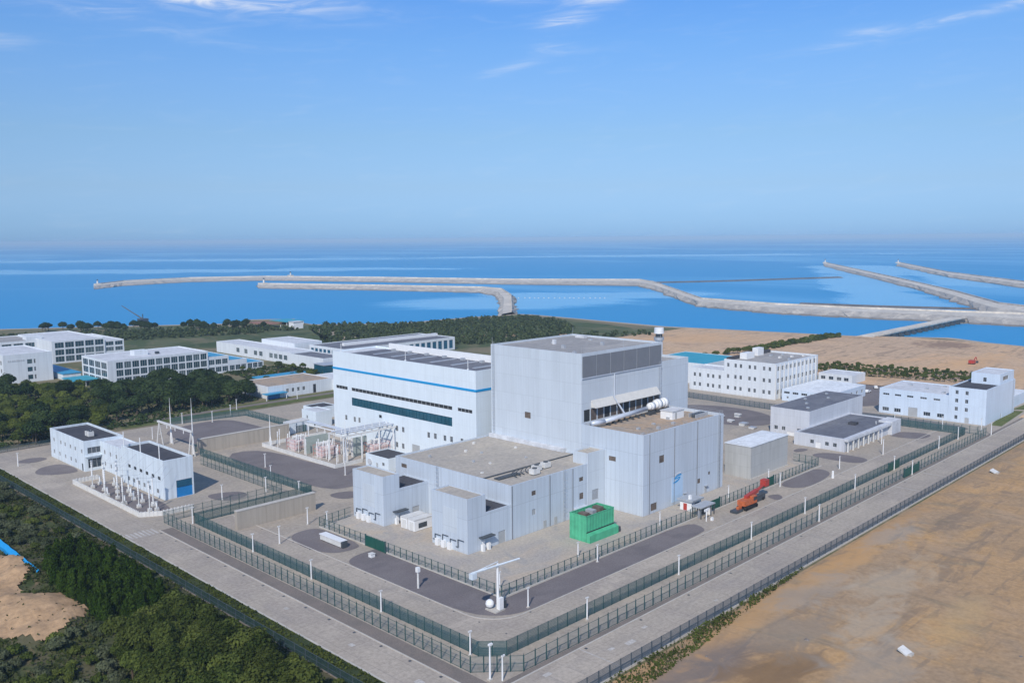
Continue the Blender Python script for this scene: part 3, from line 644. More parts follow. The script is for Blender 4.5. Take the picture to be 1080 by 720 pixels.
for x,y,l in ((177.2,165.4,'white cooling unit nearest the edge of the tan roof'),(180.4,167.6,'middle white cooling unit on the tan roof'),(184.6,168.0,'cooling unit farthest right on the tan roof')): roof_ac(x,y,14.35,l,2.6,1.8,1.7)
t = thing('roof_pipework', 'tangle of dark pipes between the cooling units on the tan roof','pipework',(174,166,14.4))
q = MB(); 
for k in range(6): q.path([(171+k*1.8,166.3+.3*k,14.7),(171.5+k*1.8,168.6,14.7),(171.5+k*1.8,168.6,15.4),(174+k*1.6,169.6,15.4)],.13,5)
q.build('pipes','dark_steel',t)
def vestibule(name, label, x0, x1, y0, y1, z, lx1, ly1, lz):
    t = thing(name, label, 'entrance block', (x0,y0,0))
    block(t, x0, x1, y0, y1, 0, z, 'grey_clad2', 'roof_tan', {}, par=.3, pt=.3)
    block(t, x1, lx1-.03, y0+.06, ly1, 0, lz, 'grey_clad2', 'roof_dark', {'-Y':[(x1+4.6,x1+7.2,.05,3.4,dict(kind='roller_door',glass='door_grey'))]}, par=.3, wname='link', rname='link_roof')
    MB().box(x0-.05,x0,y0+4.0,y0+9.5,4.6,11).build('faded_panel','grey_clad',t)
    q = MB(); yy = y0+1.2
    for k in range(4): q.path([(x0-.35,yy+k*3,3.4-.5*(k%2)),(x0-.35,yy+k*3+2.2,3.4-.5*(k%2)),(x0-.35,yy+k*3+2.2,1.4),(x0-.35,yy+k*3+3,1.4)],.11,5)
    q.build('wall_pipework','dark_steel',t)
    for k in range(3): MB().box(x0-.8,x0-.02,y0+6+k*2.4,y0+7.2+k*2.4,.05,1.9).build('cabinet','white',t)
    MB().box(x1-2.6,x1+2,y0-1.6,y0-.01,3.5,3.75).build('door_canopy','dark_steel',t); MB().box(x1-1.4,x1-.4,y0-.05,y0,.05,2.4).build('door','white',t)
    for k in range(2): MB().box(x1-2.2+k*2,x1-1.4+k*2,y0-1.2,y0-.3,.05,1.8).build('cabinet','white',t)
    return t
vestibule('vestibule_block','grey entrance block standing nearest the mast, right of the white cubicles',147.6,154,161.1,175,14.5,163.2,172,9.7)
vestibule('vestibule_block','grey entrance block at the left end of the tan roofed building',146.7,152.5,194.8,209,14.2,163.2,206,9.8)
t = thing('pump_house','small white house with a flat black roof below the turbine hall wall','small building',(183,239.5,0))
block(t,183,193,239.5,252.5,0,5.0,'white_wall','roof_dark',{'-X':[hW(246,1.3,1.2,2.4,kind='door',glass='door_grey'),hW(242.5,2.6,1.4,1.2)]},par=.25)
MB().tube((182.7,250,2.4),(183,250,2.4),1.1,n=18).build('round_vent','frame',t)
for k,(y0,lab) in enumerate(((184.8,'right one of the white cubicles between the two entrance blocks'),(188.0,'left one of the white cubicles between the two entrance blocks'))):
    t = thing('equipment_cubicle',lab,'container',(149.6,y0,0)); MB().box(149.6,156,y0,y0+2.7,.15,3.2).build('casing','white',t); MB().box(149.45,156.15,y0-.1,y0+2.8,3.2,3.4).build('roof','offwhite',t); MB().box(149.55,149.6,y0+.5,y0+2.2,.3,2.6).build('door','offwhite',t); MB().box(151,154,y0-.05,y0,.8,2.2).build('grille','dark_steel',t)

# ------------------------------------------------------------------ outlying plant buildings
t = thing('storage_shed','windowless beige grey shed with a white roof, right of the ribbed annex','shed',(259.3,144.4,0))
block(t,259.3,284.5,144.4,154.2,0,10.9,'shed_clad','roof_white',{},par=.05,pt=.1)
MB().box(259.1,284.7,144.2,154.4,10.9,11.15).build('eaves','roof_white',t); MB().box(258.9,284.9,144.0,144.4,0,.4).build('footing','kerb',t)
G_ = thing('workshop_hall','silver hall with a dark flat roof and a low garage wing in front','workshop',(328.9,158,0))
block(G_,328.9,379,158,174.8,0,10.9,'hall_clad','roof_slate',{'-X':[hW(u,2.6,1.6,1.6) for u in (172.3,169,162.4,159.9)]+[(163.6,167.4,.05,1.6,dict(kind='roller_door',glass='white'))]},par=.05,pt=.1)
bays=[(318+k*4.6,321.6+k*4.6,.05,3.3,dict(kind='roller_door',glass='door_grey')) for k in range(6)]
block(G_,316.2,366,138,157.96,0,5.0,'hall_clad','roof_slate',{'-X':[hW(150.7,2.2,1.5,1.5),hW(144.8,2.2,1.5,1.5),hW(141.7,2.2,1.5,1.5),(147.2,149.2,.05,2.4,dict(kind='door',glass='white'))],'-Y':bays},par=.35,pt=.9,wname='garage_wing',rname='garage_roof')
MB().box(316.0,366.2,136.6,138,4.1,5.05).build('canopy','roof_light',G_)
for k in range(7): MB().box(317+k*4.6,317.5+k*4.6,136.8,137.3,0,4.1).build('canopy_post','offwhite',G_)
MB().box(357,366,136.5,142,0,5.4).build('porch','roof_light',G_)
MB().box(344,347,146,149,4.7,5.6).build('roof_hatch','roof_dark',G_)
for k in range(5): MB().box(334+k*9,335+k*9,161+(k*5)%11,162+(k*5)%11,10.9,11.5).build('roof_vent','steel',G_)
H_ = thing('office_block','white three storey block with a lower left wing in front of the cyan roof','office building',(396.7,209,0))
wy=(235,230.8,227.8,222.9,219.9,215,211.9)
hx=[hW(u,z,1.35,2.0) for u in wy for z in (15.0,9.2,3.4)]
hy=[(399+k*4.3,401+k*4.3,z,z+2.2) for k in range(10) for z in (2.4,8.2,14.0)]
block(H_,396.7,442.5,209,237.4,0,17.9,'plaster','roof_grey',{'-X':hx,'-Y':hy},par=.9)
for k in range(11): MB().box(397.2+k*4.3-.3,397.2+k*4.3+.3,208.6,209,0,17.2).build('pilaster','offwhite',H_)
block(H_,396.9,412,237.45,258,0,11.8,'plaster','roof_light',{'-X':[hW(u,z,1.35,2.0) for u in (254.9,251.7,246.8,243.8,240) for z in (8.2,3.2)]},par=.7,wname='wing',rname='wing_roof')
MB().box(408,416,231,235,17.0,20).build('roof_cabin','white',H_); MB().box(424,430,233.5,236.8,17.0,21).build('roof_cabin','white',H_); MB().box(398,441.5,235.6,236.9,17.0,18.6).build('dark_upstand','roof_dark',H_)
for k in range(6): MB().box(419+k*3.6,420.6+k*3.6,213+(k*7)%17,214.2+(k*7)%17,17.0,17.9).build('roof_vent','offwhite' if k%2 else 'steel',H_)
t = thing('cyan_roof_hall','wide hall with a bright cyan roof behind the white three storey block','hall',(412,258,0))
block(t,412.5,452,258.5,297,0,11.4,'plaster','roof_cyan',{},par=.15,pt=.5)
t = thing('low_annex_hall','low white hall with a white roof beside the three storey block','hall',(398.4,181,0))
block(t,398.4,437,181,206,0,5.7,'lav_wall','roof_white',{'-X':[(u,u+3,3.6,4.7,dict(bars=2)) for u in (202,197.5,193,188.5,184)]+[hW(203,1.8,1,1)],'-Y':[(402+k*6,404+k*6,2.2,3.8) for k in range(6)]},par=.05,pt=.2)
t = thing('gate_lodge','small white lodge with dark windows behind the low white hall','small building',(465,205,0))
block(t,465,482,200,219,0,4.9,'plaster','roof_light',{'-X':[(u,u+2.6,1.6,3.4,dict(bars=1)) for u in (215,210.5,206,202)]},par=.3)
I_ = thing('maintenance_building','white L shaped building, long hall and four storey end, by the right road','industrial building',(400.5,114.8,0))
hi=[(u-1.4,u+1.4,8.3,9.2,dict(bars=2)) for u in (156.4,151.2,145.9,140.2,134.6)]+[(u-1.45,u+1.45,1.1,2.8,dict(bars=2)) for u in (156.4,151.2,138.5,132.8)]+[(142.5,146.5,.05,4.0,dict(kind='roller_door',glass='door_grey'))]
block(I_,400.5,428,129.8,159.4,0,11.3,'lav_wall','roof_light',{'-X':hi},par=.3,pt=.3,wname='hall_wall',rname='hall_roof')
he=[hW(u,z,1.25,1.7) for u in (126.5,122.5) for z in (13.0,9.4,5.8,2.2) if not (u<123 and z<3)]+[(121.3,123,.05,2.4,dict(kind='door',glass='door_grey'))]
block(I_,400.45,440.5,114.8,129.75,0,15.2,'lav_wall','roof_dark',{'-X':he,'-Y':[(421,422.4,.05,2.3,dict(kind='door',glass='door_grey'))]},par=.5,pt=.35)
block(I_,420,440,115.4,127,14.7,19.4,'lav_wall','roof_light',{'-X':[hW(121.5,16.6,1.4,1.9)],'-Y':[(424,432,16.2,18,dict(bars=3))]},par=.3,wname='penthouse',rname='penthouse_roof')
for k in range(4): MB().box(405+k*5.5,406.2+k*5.5,133+(k*9)%22,134.2+(k*9)%22,11,11.8).build('roof_vent','steel',I_)
ladder(I_,'-Y',114.8,437.5,.2,15.2)
t = thing('yard_shed','low white shed at the right edge beyond the L shaped building','shed',(448,112,0)); block(t,452,475,118,135,0,5.2,'lav_wall','roof_white',{},par=.05,pt=.1); MB().box(451.9,452,121,124,0,3).build('door','door_grey',t)

# ------------------------------------------------------------------ switchyard, left front
A_ = thing('switchyard_office','white two storey office with a dark flat roof at the left road','office building',(111.8,319.4,0))
hx=[hW(u,7.0,1.5,1.5) for u in (348.9,341.9,337.6,332.3,327.7,321.6)]+[hW(u,2.5,1.5,1.6) for u in (349.3,343.6,337.8,332.4,327.8)]+[(320.9,322.3,.05,2.7,dict(kind='door',glass='dark'))]
block(A_,111.8,125.5,319.4,352.6,0,10.9,'blue_white','roof_dark',{'-X':hx,'-Y':[(113,117.5,6.2,8.4,dict(bars=2)),(113,117.5,1.0,4.4,dict(bars=2)),hW(122.6,7.2,1.5,1.6)]},par=.8)
MB().box(111.9,118.4,318.2,319.4,5.3,5.55).build('balcony','blue_white',A_); MB().path([(112,318.3,6.3),(118.3,318.3,6.3)],.05,5).build('balcony_rail','steel',A_)
block(A_,117.5,125.3,296.9,319.36,0,10.2,'blue_white','roof_light',{'-X':[hW(u,z,1.4,1.6) for u in (316,311,306,301) for z in (6.6,2.4)]},par=.4,wname='connecting_wing',rname='connecting_roof')
for k in range(2): roof_ac(117.8,329+k*2.0,10.1,['cooling unit on the dark roof of the white office, nearer one','cooling unit on the dark roof of the white office, farther one'][k],1.9,1.5,1.9)
t = thing('gas_switchgear_hall','bluish white hall with a black roof and a blue shutter, behind the bushings','industrial building',(115.8,265.2,0))
hg=[(u-.9,u+.9,1.3,2.8) for u in (292,288,284,280,276,270)]+[(u-1,u+1,5.9,7.0,dict(kind='louvre',glass='dark')) for u in (291,286.5,282,277.5,273,268.6)]
block(t,115.8,125.4,265.2,296.85,0,12.5,'blue_white','roof_dark',{'-X':hg,'-Y':[(119.7,124.9,.05,3.3,dict(kind='roller_door',glass='door_blue')),(119.7,124.9,3.3,5.5,dict(kind='roller_door',glass='door_teal'))]},par=.8)
for y in (268,282,295): MB().tube((116,y,12.5),(116,y,17.2),.16).build('roof_mast','white',t)
t = thing('low_yard_wall','low white ribbed wall round the bushing yard','wall',(103,254,0))
pts=[(111.5,306.5),(103.2,306.5),(103.2,254.2),(108.5,250.8),(118,250.6)]
for (a,c_),(d,e) in zip(pts,pts[1:]):
    L=hypot(d-a,e-c_); ux,uy=(d-a)/L,(e-c_)/L; nx,ny=-uy*.15,ux*.15; q=MB()
    q.prism([(a+nx,c_+ny),(d+nx,e+ny),(d-nx,e-ny),(a-nx,c_-ny)],0,1.45)
    for k in range(int(L/1.1)):
        X,Y=a+ux*(k*1.1+.5),c_+uy*(k*1.1+.5); q.prism([(X+s*ux*.14+r*nx*1.7,Y+s*uy*.14+r*ny*1.7) for s,r in((-1,-1),(1,-1),(1,1),(-1,1))],0,1.6)
    q.build('wall_panel','offwhite',t)
def bushing(h, name='bushing_post'):
    t = thing(name,None,None,(0,0,0)); MB().box(-.6,.6,-.6,.6,0,.35).build('footing','kerb',t); MB().tube((0,0,.35),(0,0,h*.45),.2,.17).box(-.5,.5,-.5,.5,.35,1.0).build('pedestal','offwhite',t)
    q=MB(); n=8
    for k in range(n): z=h*.45+h*.5*k/n; q.tube((0,0,z),(0,0,z+h*.5/n*.5),.27,.2,10).tube((0,0,z+h*.5/n*.5),(0,0,z+h*.5/n),.17,.17,8,False)
    q.build('insulator','white',t); MB().tube((0,0,h*.95),(0,0,h),.35,.3,10).build('cap','steel',t); return t
tall,short=bushing(9.3),bushing(2.9,'surge_arrester')
BP=[(105.6,296),(107,290.1),(106.3,277.5),(107,263.5),(107.6,257.2),(108.8,284),(104.8,283.5),(104.9,270),(110.9,289.5),(110.6,261.5)]
SP=[(109.2,272.5),(110,268),(110.4,277.5),(109.4,256.5),(111.7,282.4),(108.9,298.6),(111.8,294),(111.2,263),(105.3,283),(105.4,270)]
for k,(x,y) in enumerate(BP):
    o=tall if k==0 else copy_tree(tall); o.location=(x,y,.06); tag(o,['tall white bushing post at the office end of the yard','second tall white bushing post from the office end','tall white bushing post in the middle of the front row','tall white bushing post next to last before the blue shutter','tall white bushing post at the corner nearest the gate','tall white bushing post standing farther back, beside the middle of the hall','tall white bushing post nearest the road, office half of the yard','tall white bushing post nearest the road, gate half of the yard','tall white bushing post close to the hall wall at its office end','tall white bushing post close to the hall wall at its shutter end'][k],'bushing','tall bushing posts in the switchyard')
for k,(x,y) in enumerate(SP):
    o=short if k==0 else copy_tree(short); o.location=(x,y,.06); tag(o,'short white insulator stand among the tall bushing posts','insulator','short insulator stands in the switchyard')
q=[(x,y) for x,y in BP]
for k,(x,y) in enumerate(BP):
    o=MB().path([(x,y,9.3),((x+115.6)/2,y+.6,8.2),(115.7,y+1.0,11.6)],.03,4).build('overhead_conductor','steel'); tag(o,'thin sagging wire from a tall bushing post to the black roofed hall','cable','wires from the bushing posts to the hall')
def light_mast(name,label,x,y,h):
    t=thing(name,label,'mast',(x,y,0)); q=MB().tube((x,y,0),(x,y,h*.45),.32,.22,8).tube((x,y,h*.45),(x,y,h*.8),.2,.13,8).tube((x,y,h*.8),(x,y,h),.09,.04,6); q.build('pole','white',t); MB().box(x-.6,x+.6,y-.6,y+.6,0,.4).build('footing','kerb',t)
    for s in (-1,1): MB().tube((x,y+s*1.3,0),(x,y,h*.4),.12,.1,6).build('brace','white',t)
light_mast('lightning_mast','tall thin white lightning mast at the far end of the steel gantry',151.8,338.7,18.6)
light_mast('lightning_mast','tallest thin white lightning mast just behind the black roofed hall',149,314.2,21.9)
light_mast('lightning_mast','thin white lightning mast rising out of the transformer yard',181.3,262.2,16.9)
light_mast('lightning_mast','thin lightning mast on the yard wall left of the transformers',176,305,13)
t=thing('line_gantry','white steel A frame gantry with a crossbeam behind the black roofed hall','gantry',(147,311,0))
for y in (312,339):
    q=MB()
    for s in (-1,1): q.tube((147.3+s*1.3,y,0),(147.3,y,9.6),.22,.18,6)
    q.box(146.5,148.1,y-.1,y+.1,4.6,4.8); q.build('leg','offwhite',t)
MB().box(146.95,147.65,311,340,9.4,10.1).build('crossbeam','offwhite',t)
for y in (318,325,332): MB().tube((147.3,y,8.0),(147.3,y,9.4),.16,n=8).build('insulator','white',t)
# precast screen walls
def screen_wall(label,x0,x1,y0,y1,h):
    t=thing('screen_wall',label,'wall',(x0,y0,0)); MB().box(x0,x1,y0,y1,0,h).build('panels','beige_wall',t); MB().box(x0-.1,x1+.1,y0-.1,y1+.1,h,h+.2).build('coping','kerb',t)
screen_wall('beige concrete screen wall ending beside the grey entrance block',117,142.4,222.2,223.6,5.2)
screen_wall('beige concrete screen wall behind the main transformers',152,191,315.6,317,5.2)

# ------------------------------------------------------------------ transformer yard
t=thing('transformer_yard_wall','low pale wall round the transformer yard below the white hall','wall',(174,258,0))
for x0,x1,y0,y1 in ((174,174.35,258.5,308),(174.35,186,258.5,258.85),(174.35,203.6,308,308.35)): MB().box(x0,x1,y0,y1,0,1.35).build('wall_panel','offwhite',t)
poly_sheet('transformer_yard',[(174.3,258.8),(203.8,258.8),(203.8,308),(174.3,308)],.07,'concrete')
def transformer():
    t=thing('main_transformer',None,None); MB().box(-4.4,4.4,-3,3,0,.4).build('base','kerb',t); MB().box(-3,3,-1.6,1.6,.4,4.0).build('tank','pink',t)
    for s in (-1,1):
        q=MB()
        for k in range(9): q.box(-3+k*.72,-2.6+k*.72,s*1.65-(.9 if s<0 else 0),s*1.65+(.9 if s>0 else 0),.8,3.9)
        q.build('radiator','pink',t)
    MB().tube((-2.4,.9,5.1),(2.4,.9,5.1),.6,n=12).tube((-1.6,.9,4),(-1.6,.9,5),.12).tube((1.6,.9,4),(1.6,.9,5),.12).build('conservator','offwhite',t)
    for k in range(3):
        q=MB(); x=-2+2*k
        for j in range(6): q.tube((x,-.7-.1*j,4+.42*j),(x,-.72-.1*j,4.22+.42*j),.28,.2,8)
        q.tube((x,-.7,4),(x,-1.3,6.6),.13,n=6); q.build('bushing','white',t)
    q=MB()
    for x in (-3.9,3.9):
        for y in (-2.8,2.8): q.tube((x,y,.4),(x,y,4.6),.09,n=5)
    for z in (1.6,3.1,4.6): q.path([(-3.9,-2.8,z),(3.9,-2.8,z),(3.9,2.8,z),(-3.9,2.8,z),(-3.9,-2.8,z)],.06,5)
    q.build('sprinkler_frame','fade_red',t); return t
tr=transformer()
for k,(x,y,l) in enumerate(((181,292,'red framed transformer left of the first fire wall'),(182,275.5,'red framed transformer between the two fire walls'),(197,264.5,'transformer in the shade nearest the white hall wall'))):
    o=tr if k==0 else copy_tree(tr); o.location=(x,y,.08); tag(o,l,'transformer','main transformers in the walled yard')
for x0,x1,y,h,l in ((178.4,189,284.2,6.5,'grey green fire wall between the left and middle transformers'),(188,194.5,267.5,7.1,'grey green fire wall right of the middle transformer')):
    t=thing('fire_wall',l,'wall',(x0,y,0)); MB().box(x0,x1,y,y+.5,0,h).build('panel','green_grey',t); MB().box(x0-.15,x0+.25,y-.1,y+.6,0,h+.2).build('end_post','offwhite',t)
t=thing('busbar_gantry','white steel gantry carrying busbars from the transformers to the white hall','gantry',(190,262,0))
for x in (180,188,196,202.5):
    for y in (261.6,270.5): MB().box(x-.18,x+.18,y-.18,y+.18,.07,9.6).build('column','white',t)
for y in (261.6,270.5): MB().box(179.5,203.9,y-.2,y+.2,9.6,10.1).build('beam','offwhite',t)
for k in range(7): MB().box(180+k*3.6,180.3+k*3.6,261.8,270.3,9.65,9.95).build('crossbeam','offwhite',t)
for k in range(3): MB().tube((180,263.5+2.6*k,10.7),(203.9,263.5+2.6*k,10.7),.35,n=8).build('busbar','duct',t)
for k in range(7): MB().tube((181+k*3.4,264,10.1),(181+k*3.4,264,12.6),.12,.08,6).build('insulator','white',t)
t=thing('pipe_gantry','pale pipe gantry over the left transformers','gantry',(186,274,0))
for y in (274,284.5,296):
    for x in (187.5,191.5): MB().tube((x,y,.07),(x,y,8.2),.16,n=6).build('column','white',t)
for x in (187.5,191.5): MB().box(x-.15,x+.15,272,298,8.2,8.5).build('beam','white',t)
for k in range(2): MB().tube((189+1.4*k,271,8.9),(189+1.4*k,299,8.9),.3,n=8).build('pipe','duct',t)
ip=MB(); pole0=thing('insulator_pole',None,None)
MB().tube((0,0,0),(0,0,4.2),.14,.11,6).build('stand','white',pole0)
for k in range(6): ip.tube((0,0,4.2+.38*k),(0,0,4.45+.38*k),.24,.16,8)
ip.build('insulator','white',pole0)
for k in range(14):
    o=pole0 if k==0 else copy_tree(pole0); o.location=(177.2+2.3*(k%2)+.5*(k%3),262+3.3*k,.08); tag(o,'thin white insulator pole in the rows before the transformers','insulator','insulator poles in the transformer yard')
def cabin(name,label,x0,x1,y0,y1,h,wall,roof,door='dark'):
    t=thing(name,label,'small building',(x0,y0,0)); block(t,x0,x1,y0,y1,0,h,wall,roof,{'-X':[hW((y0+y1)/2+1.5,h*.55,1.2,1.5),(y0+.6,y0+1.7,.05,2.3,dict(kind='door',glass=door))]},par=.25); return t
cabin('pump_cabin','small white cabin behind the transformers, at the left edge of the white hall',208,216,322,333,6.8,'white_wall','roof_light')
cabin('flat_cabin','small white cabin with a dark roof behind the other cabin by the hall',217,228,336,346,5.4,'white_wall','roof_dark')
for k,(x,y,l) in enumerate(((193,318.5,'leftmost pale blue cabinet at the end of the far screen wall'),(196.5,319,'middle pale blue cabinet at the end of the far screen wall'),(200,319.5,'rightmost pale blue cabinet at the end of the far screen wall'))):
    t=thing('equipment_cabinet',l,'cabinet',(x,y,0)); MB().box(x,x+2.9,y,y+5,.2,4.6).build('casing','blue_white',t); MB().box(x-.05,x,y+.4,y+4.6,.4,4.2).build('door','dark_steel' if k==0 else 'blue_white',t); MB().box(x-.1,x+3,y-.1,y+5.1,4.6,4.75).build('roof','offwhite',t)
# ------------------------------------------------------------------ campus on the left, beyond the tree belt
def bays_(a, b, n, z0s, hgt, fill=.80, **o):
    w=(b-a)/n; return [(a+w*(k+.5-fill/2), a+w*(k+.5+fill/2), z, z+hgt, o) for k in range(n) for z in z0s]
GG=dict(glass='green_glass',bars=2,frame='frame')
t=thing('campus_block','white block with a dark window column cut off by the left edge of the photo','office building',(153,552,0))
block(t,153,179,552,600,0,16.7,'plaster','roof_light',{'-X':[hW(556+k*5,z,2.6,2.4) for k in range(3) for z in (3,7.5,12)],'-Y':[(165.5,168.3,z,z+2.7,dict(glass='green_glass',bars=0)) for z in (1.6,6.1,10.6)]+[(169,170,z,z+2.5) for z in (1.7,6.2,10.7)]},par=.6)
for k,w in enumerate((.7,.5,.8,.6,.9,.5,.7,.8)): MB().box(155.4+k*1.1,155.4+k*1.1+w,551.85,552,12.6,13.6).build('wall_letter','frame',t)
t=thing('campus_block','white framed three storey block with green windows nearest the tree belt','office building',(190.2,499.5,0))
block(t,190.2,249,499.5,537.5,0,14.4,'plaster','roof_light',{'-X':bays_(500.5,536.5,4,(.8,5.2,9.5),3.6,.86,**GG),'-Y':bays_(194.5,248.5,12,(.8,5.2,9.5),3.6,.86,**GG)},par=.6,roofz=None)
for k,(x0,x1,h,n) in enumerate(((249.05,262.5,10.6,3),(262.55,274.5,7.4,3),(274.55,286,4.6,3))):
    zs=[z for z in (1.0,5.6) if z+3<h]
    block(t,x0,x1,500,534-4*k,0,h,'plaster','pool_blue',{'-Y':bays_(x0+.3,x1-.3,n,zs,3.1,.86,**GG)},par=.3,wname='stepped_wing',rname='stepped_roof')
MB().box(212,220,516,522,13.8,16.6).build('roof_cabin','plaster',t); MB().box(224,226,514,516,13.8,15.2).build('roof_vent','dark_steel',t)
t=thing('campus_block','long white block with green windows farthest back on the left','office building',(202,622,0))
block(t,202,236,622,690,0,15.0,'plaster','roof_light',{'-Y':bays_(203.5,235.5,5,(1.0,5.5,10.2),3.7,.88,**GG)},par=.6)
block(t,236.05,249,622.5,680,0,12.6,'plaster','roof_light',{'-Y':bays_(236.3,248.7,2,(1.2,5.2,9.0),2.7,.84,**GG)},par=.5,wname='end_wing',rname='end_roof')
block(t,150,201.95,650,692,0,14.2,'plaster','roof_grey',{'-Y':bays_(151,201,7,(1.2,5.6,9.6),3.0,.82,**GG)},par=.6,wname='rear_wing',rname='rear_roof')
MB().box(196,206,652,660,14,16.4).build('roof_cabin','plaster',t)
t=thing('entrance_canopy','teal glass canopy at the foot of the white framed block','canopy',(176,515,0)); MB().box(176,189.8,512,530,3.2,3.6).build('roof','roof_cyan',t)
for x in (177,183,188.5): MB().tube((x,513,0),(x,513,3.2),.2).build('post','white',t)
t=thing('blue_hoarding','long low blue site shed in the yard between two campus blocks','shed',(182,556,0)); MB().box(182,192,545,600,0,3.4).build('walls','blue_white',t); MB().box(181.6,192.4,544.6,600.4,3.4,3.7).build('roof','pool_blue',t)
t=thing('pavilion','long low white building with square windows left behind the blue banded hall','low building',(306,466,0))
block(t,306,324,500,600,0,7.6,'plaster','roof_light',{'-X':[(u,u+4.4,2.2,5.4,GG) for u in (505,511,517,523,536,543,556,567)]},par=.5)
block(t,305,322,462,499.9,0,7.4,'plaster','roof_slate',{'-X':[],'-Y':[(308,312,1.5,4.5,GG)]},par=.5,wname='end_wing',rname='end_roof')
t=thing('pavilion','white flat roofed building behind the long low white one','low building',(324.1,525,0)); block(t,324.1,346,525,568,0,10.2,'plaster','roof_light',{'-X':[]},par=.4)
t=thing('pavilion','slate roofed long hall with blue glass front just left of the blue banded hall roof','low building',(332,478,0))
block(t,332,428,478,519,0,9.2,'plaster','roof_slate',{'-Y':bays_(333,427,18,(1.2,),6.2,.7,glass='door_teal',bars=0),'-X':bays_(479,518,8,(1.2,),6.2,.7,glass='door_teal',bars=0)},par=.5)
MB().box(345,428,497,499.5,8.7,10.6).build('roof_ridge','white',t)
t=thing('canteen_hall','low white hall with a dark door and a rust stained roof behind the grass verge','low building',(229.6,397,0))
block(t,229.6,268,398,426,0,6.5,'plaster','roof_rust',{'-Y':[(x,x+1.5,2.2,4.2) for x in (240,243.2,246.4,249.6)]+[(256,257.8,.05,4.6,dict(kind='door',glass='dark'))]},par=.35)
block(t,268.05,290,396,420,0,5.6,'plaster','roof_light',{'-Y':[(270,276,1.2,4.2,dict(glass='dark',bars=2))]},par=.3,wname='end_wing',rname='end_roof')
t=thing('blue_awning','bright blue awning at the left end of the low hall behind the verge','awning',(226,396,0)); MB().box(226,238,393.5,397.9,3.0,3.4).build('sheet','pool_blue',t); MB().box(226.2,226.5,394,394.3,0,3).box(237.5,237.8,394,394.3,0,3).build('post','white',t); MB().box(229.4,236,397.7,397.95,.1,2.8).build('blue_panel','door_blue',t)
t=thing('pool_roof','curved bright blue roofed shelter among the shrubs of the campus garden','shelter',(258,448,0)); MB().box(252,284,446,454,2.6,3.2).build('roof','pool_blue',t)
for x in (253,262,272,283): MB().tube((x,447,0),(x,447,2.6),.15).build('post','white',t)
patch('paved_court',[(268,452),(300,470),(296,490),(276,480)],'brick_red',.07)
t=thing('glasshouse','small teal glass house at the end of the long low white building','glasshouse',(296,452,0)); q=MB(); q.prism([(296,448),(310,446),(311,458),(297,460)],0,5.2); q.build('glazing','teal_glass',t); MB().prism([(295.6,447.6),(310.4,445.6),(311.4,458.4),(296.6,460.4)],5.2,5.5).build('roof','steel',t)
t=thing('beach_house','white hut on the shore at the end of the beach track','hut',(432,700,0)); MB().box(432,442,700,708,0,6).build('walls','white',t); MB().box(431.5,442.5,699.5,708.5,6,6.4).build('roof','roof_light',t)
t=thing('beach_shelter','low rust and cyan roofed shelters on the beach by the wooded shore','shelter',(425,730,0)); MB().box(418,436,726,760,3,3.5).build('rust_roof','brick_red',t); MB().box(446,466,735,765,3,3.5).build('cyan_roof','roof_cyan',t)
for x,y in ((419,727),(435,727),(447,736),(465,736)): MB().tube((x,y,0),(x,y,3),.3).build('post','white',t)
t=thing('slipway_crane','dark slanted crane jib on the left shore above the trees','crane',(372,880,0)); MB().box(368,376,876,884,0,3.5).build('cab','dark_steel',t); MB().tube((372,880,3),(360,900,16),.7,.4,6).build('jib','dark_steel',t); MB().tube((372,880,3),(372,880,8),.5).build('mast','dark_steel',t)

# ------------------------------------------------------------------ fences
def fence(name, label, pts, h, sp, mesh, post, base=None, arm=False, pr=.06):
    t=thing(name,label,'fence',(*pts[0],0)); pm=MB().box(-pr,pr,-pr,pr,0,h+.12)
    if arm: pm.tube((0,0,h+.1),(-.25,-.25,h+.55),pr*.7,n=4)
    me=None; mb=MB(); rl=MB(); bs=MB(); np_=0; stuff=MB()
    tot=sum(hypot(q[0]-p[0],q[1]-p[1]) for p,q in zip(pts,pts[1:])); sp=max(sp,tot/97)
    for p,q in zip(pts,pts[1:]):
        L=hypot(q[0]-p[0],q[1]-p[1]); n=max(1,round(L/sp)); ux,uy=(q[0]-p[0])/L,(q[1]-p[1])/L; nx,ny=-uy*.015,ux*.015
        mb.quad((*p,.12),(*q,.12),(*q,h),(*p,h))
        for z in (.14,h*.5,h): rl.prism([(p[0]+nx*2,p[1]+ny*2),(q[0]+nx*2,q[1]+ny*2),(q[0]-nx*2,q[1]-ny*2),(p[0]-nx*2,p[1]-ny*2)],z,z+.06)
        if base: bs.prism([(p[0]+nx*9,p[1]+ny*9),(q[0]+nx*9,q[1]+ny*9),(q[0]-nx*9,q[1]-ny*9),(p[0]-nx*9,p[1]-ny*9)],0,base)
        for k in range(n):
            X,Y=p[0]+ux*L*k/n,p[1]+uy*L*k/n
            if me is None: o=pm.build('post',post); me=o.data
            else: o=bpy.data.objects.new('post',me); COL.objects.link(o)
            o.parent=t; o.location=(X-pts[0][0],Y-pts[0][1],0)
    mb.build('mesh_panel',mesh,t); rl.build('rail',post,t)
    if base: bs.build('plinth','gravel_brown' if mesh=='dusk_mesh' else 'kerb',t)
    return t
fence('mesh_fence','dense teal mesh fence along the right side of the patrol road',[(377,143),(377,115.4),(115.5,115.4)],3.0,2.7,'teal_mesh','post_teal')
fence('mesh_fence','dense teal mesh fence along the left side of the patrol road',[(115.5,115.4),(111.5,119.2),(111.7,237)],3.0,2.7,'teal_mesh','post_teal')
fence('mesh_fence','teal mesh fence stepping back behind the black roofed hall',[(111.7,237),(150.5,237),(150.5,312)],3.0,2.8,'teal_mesh','post_teal')
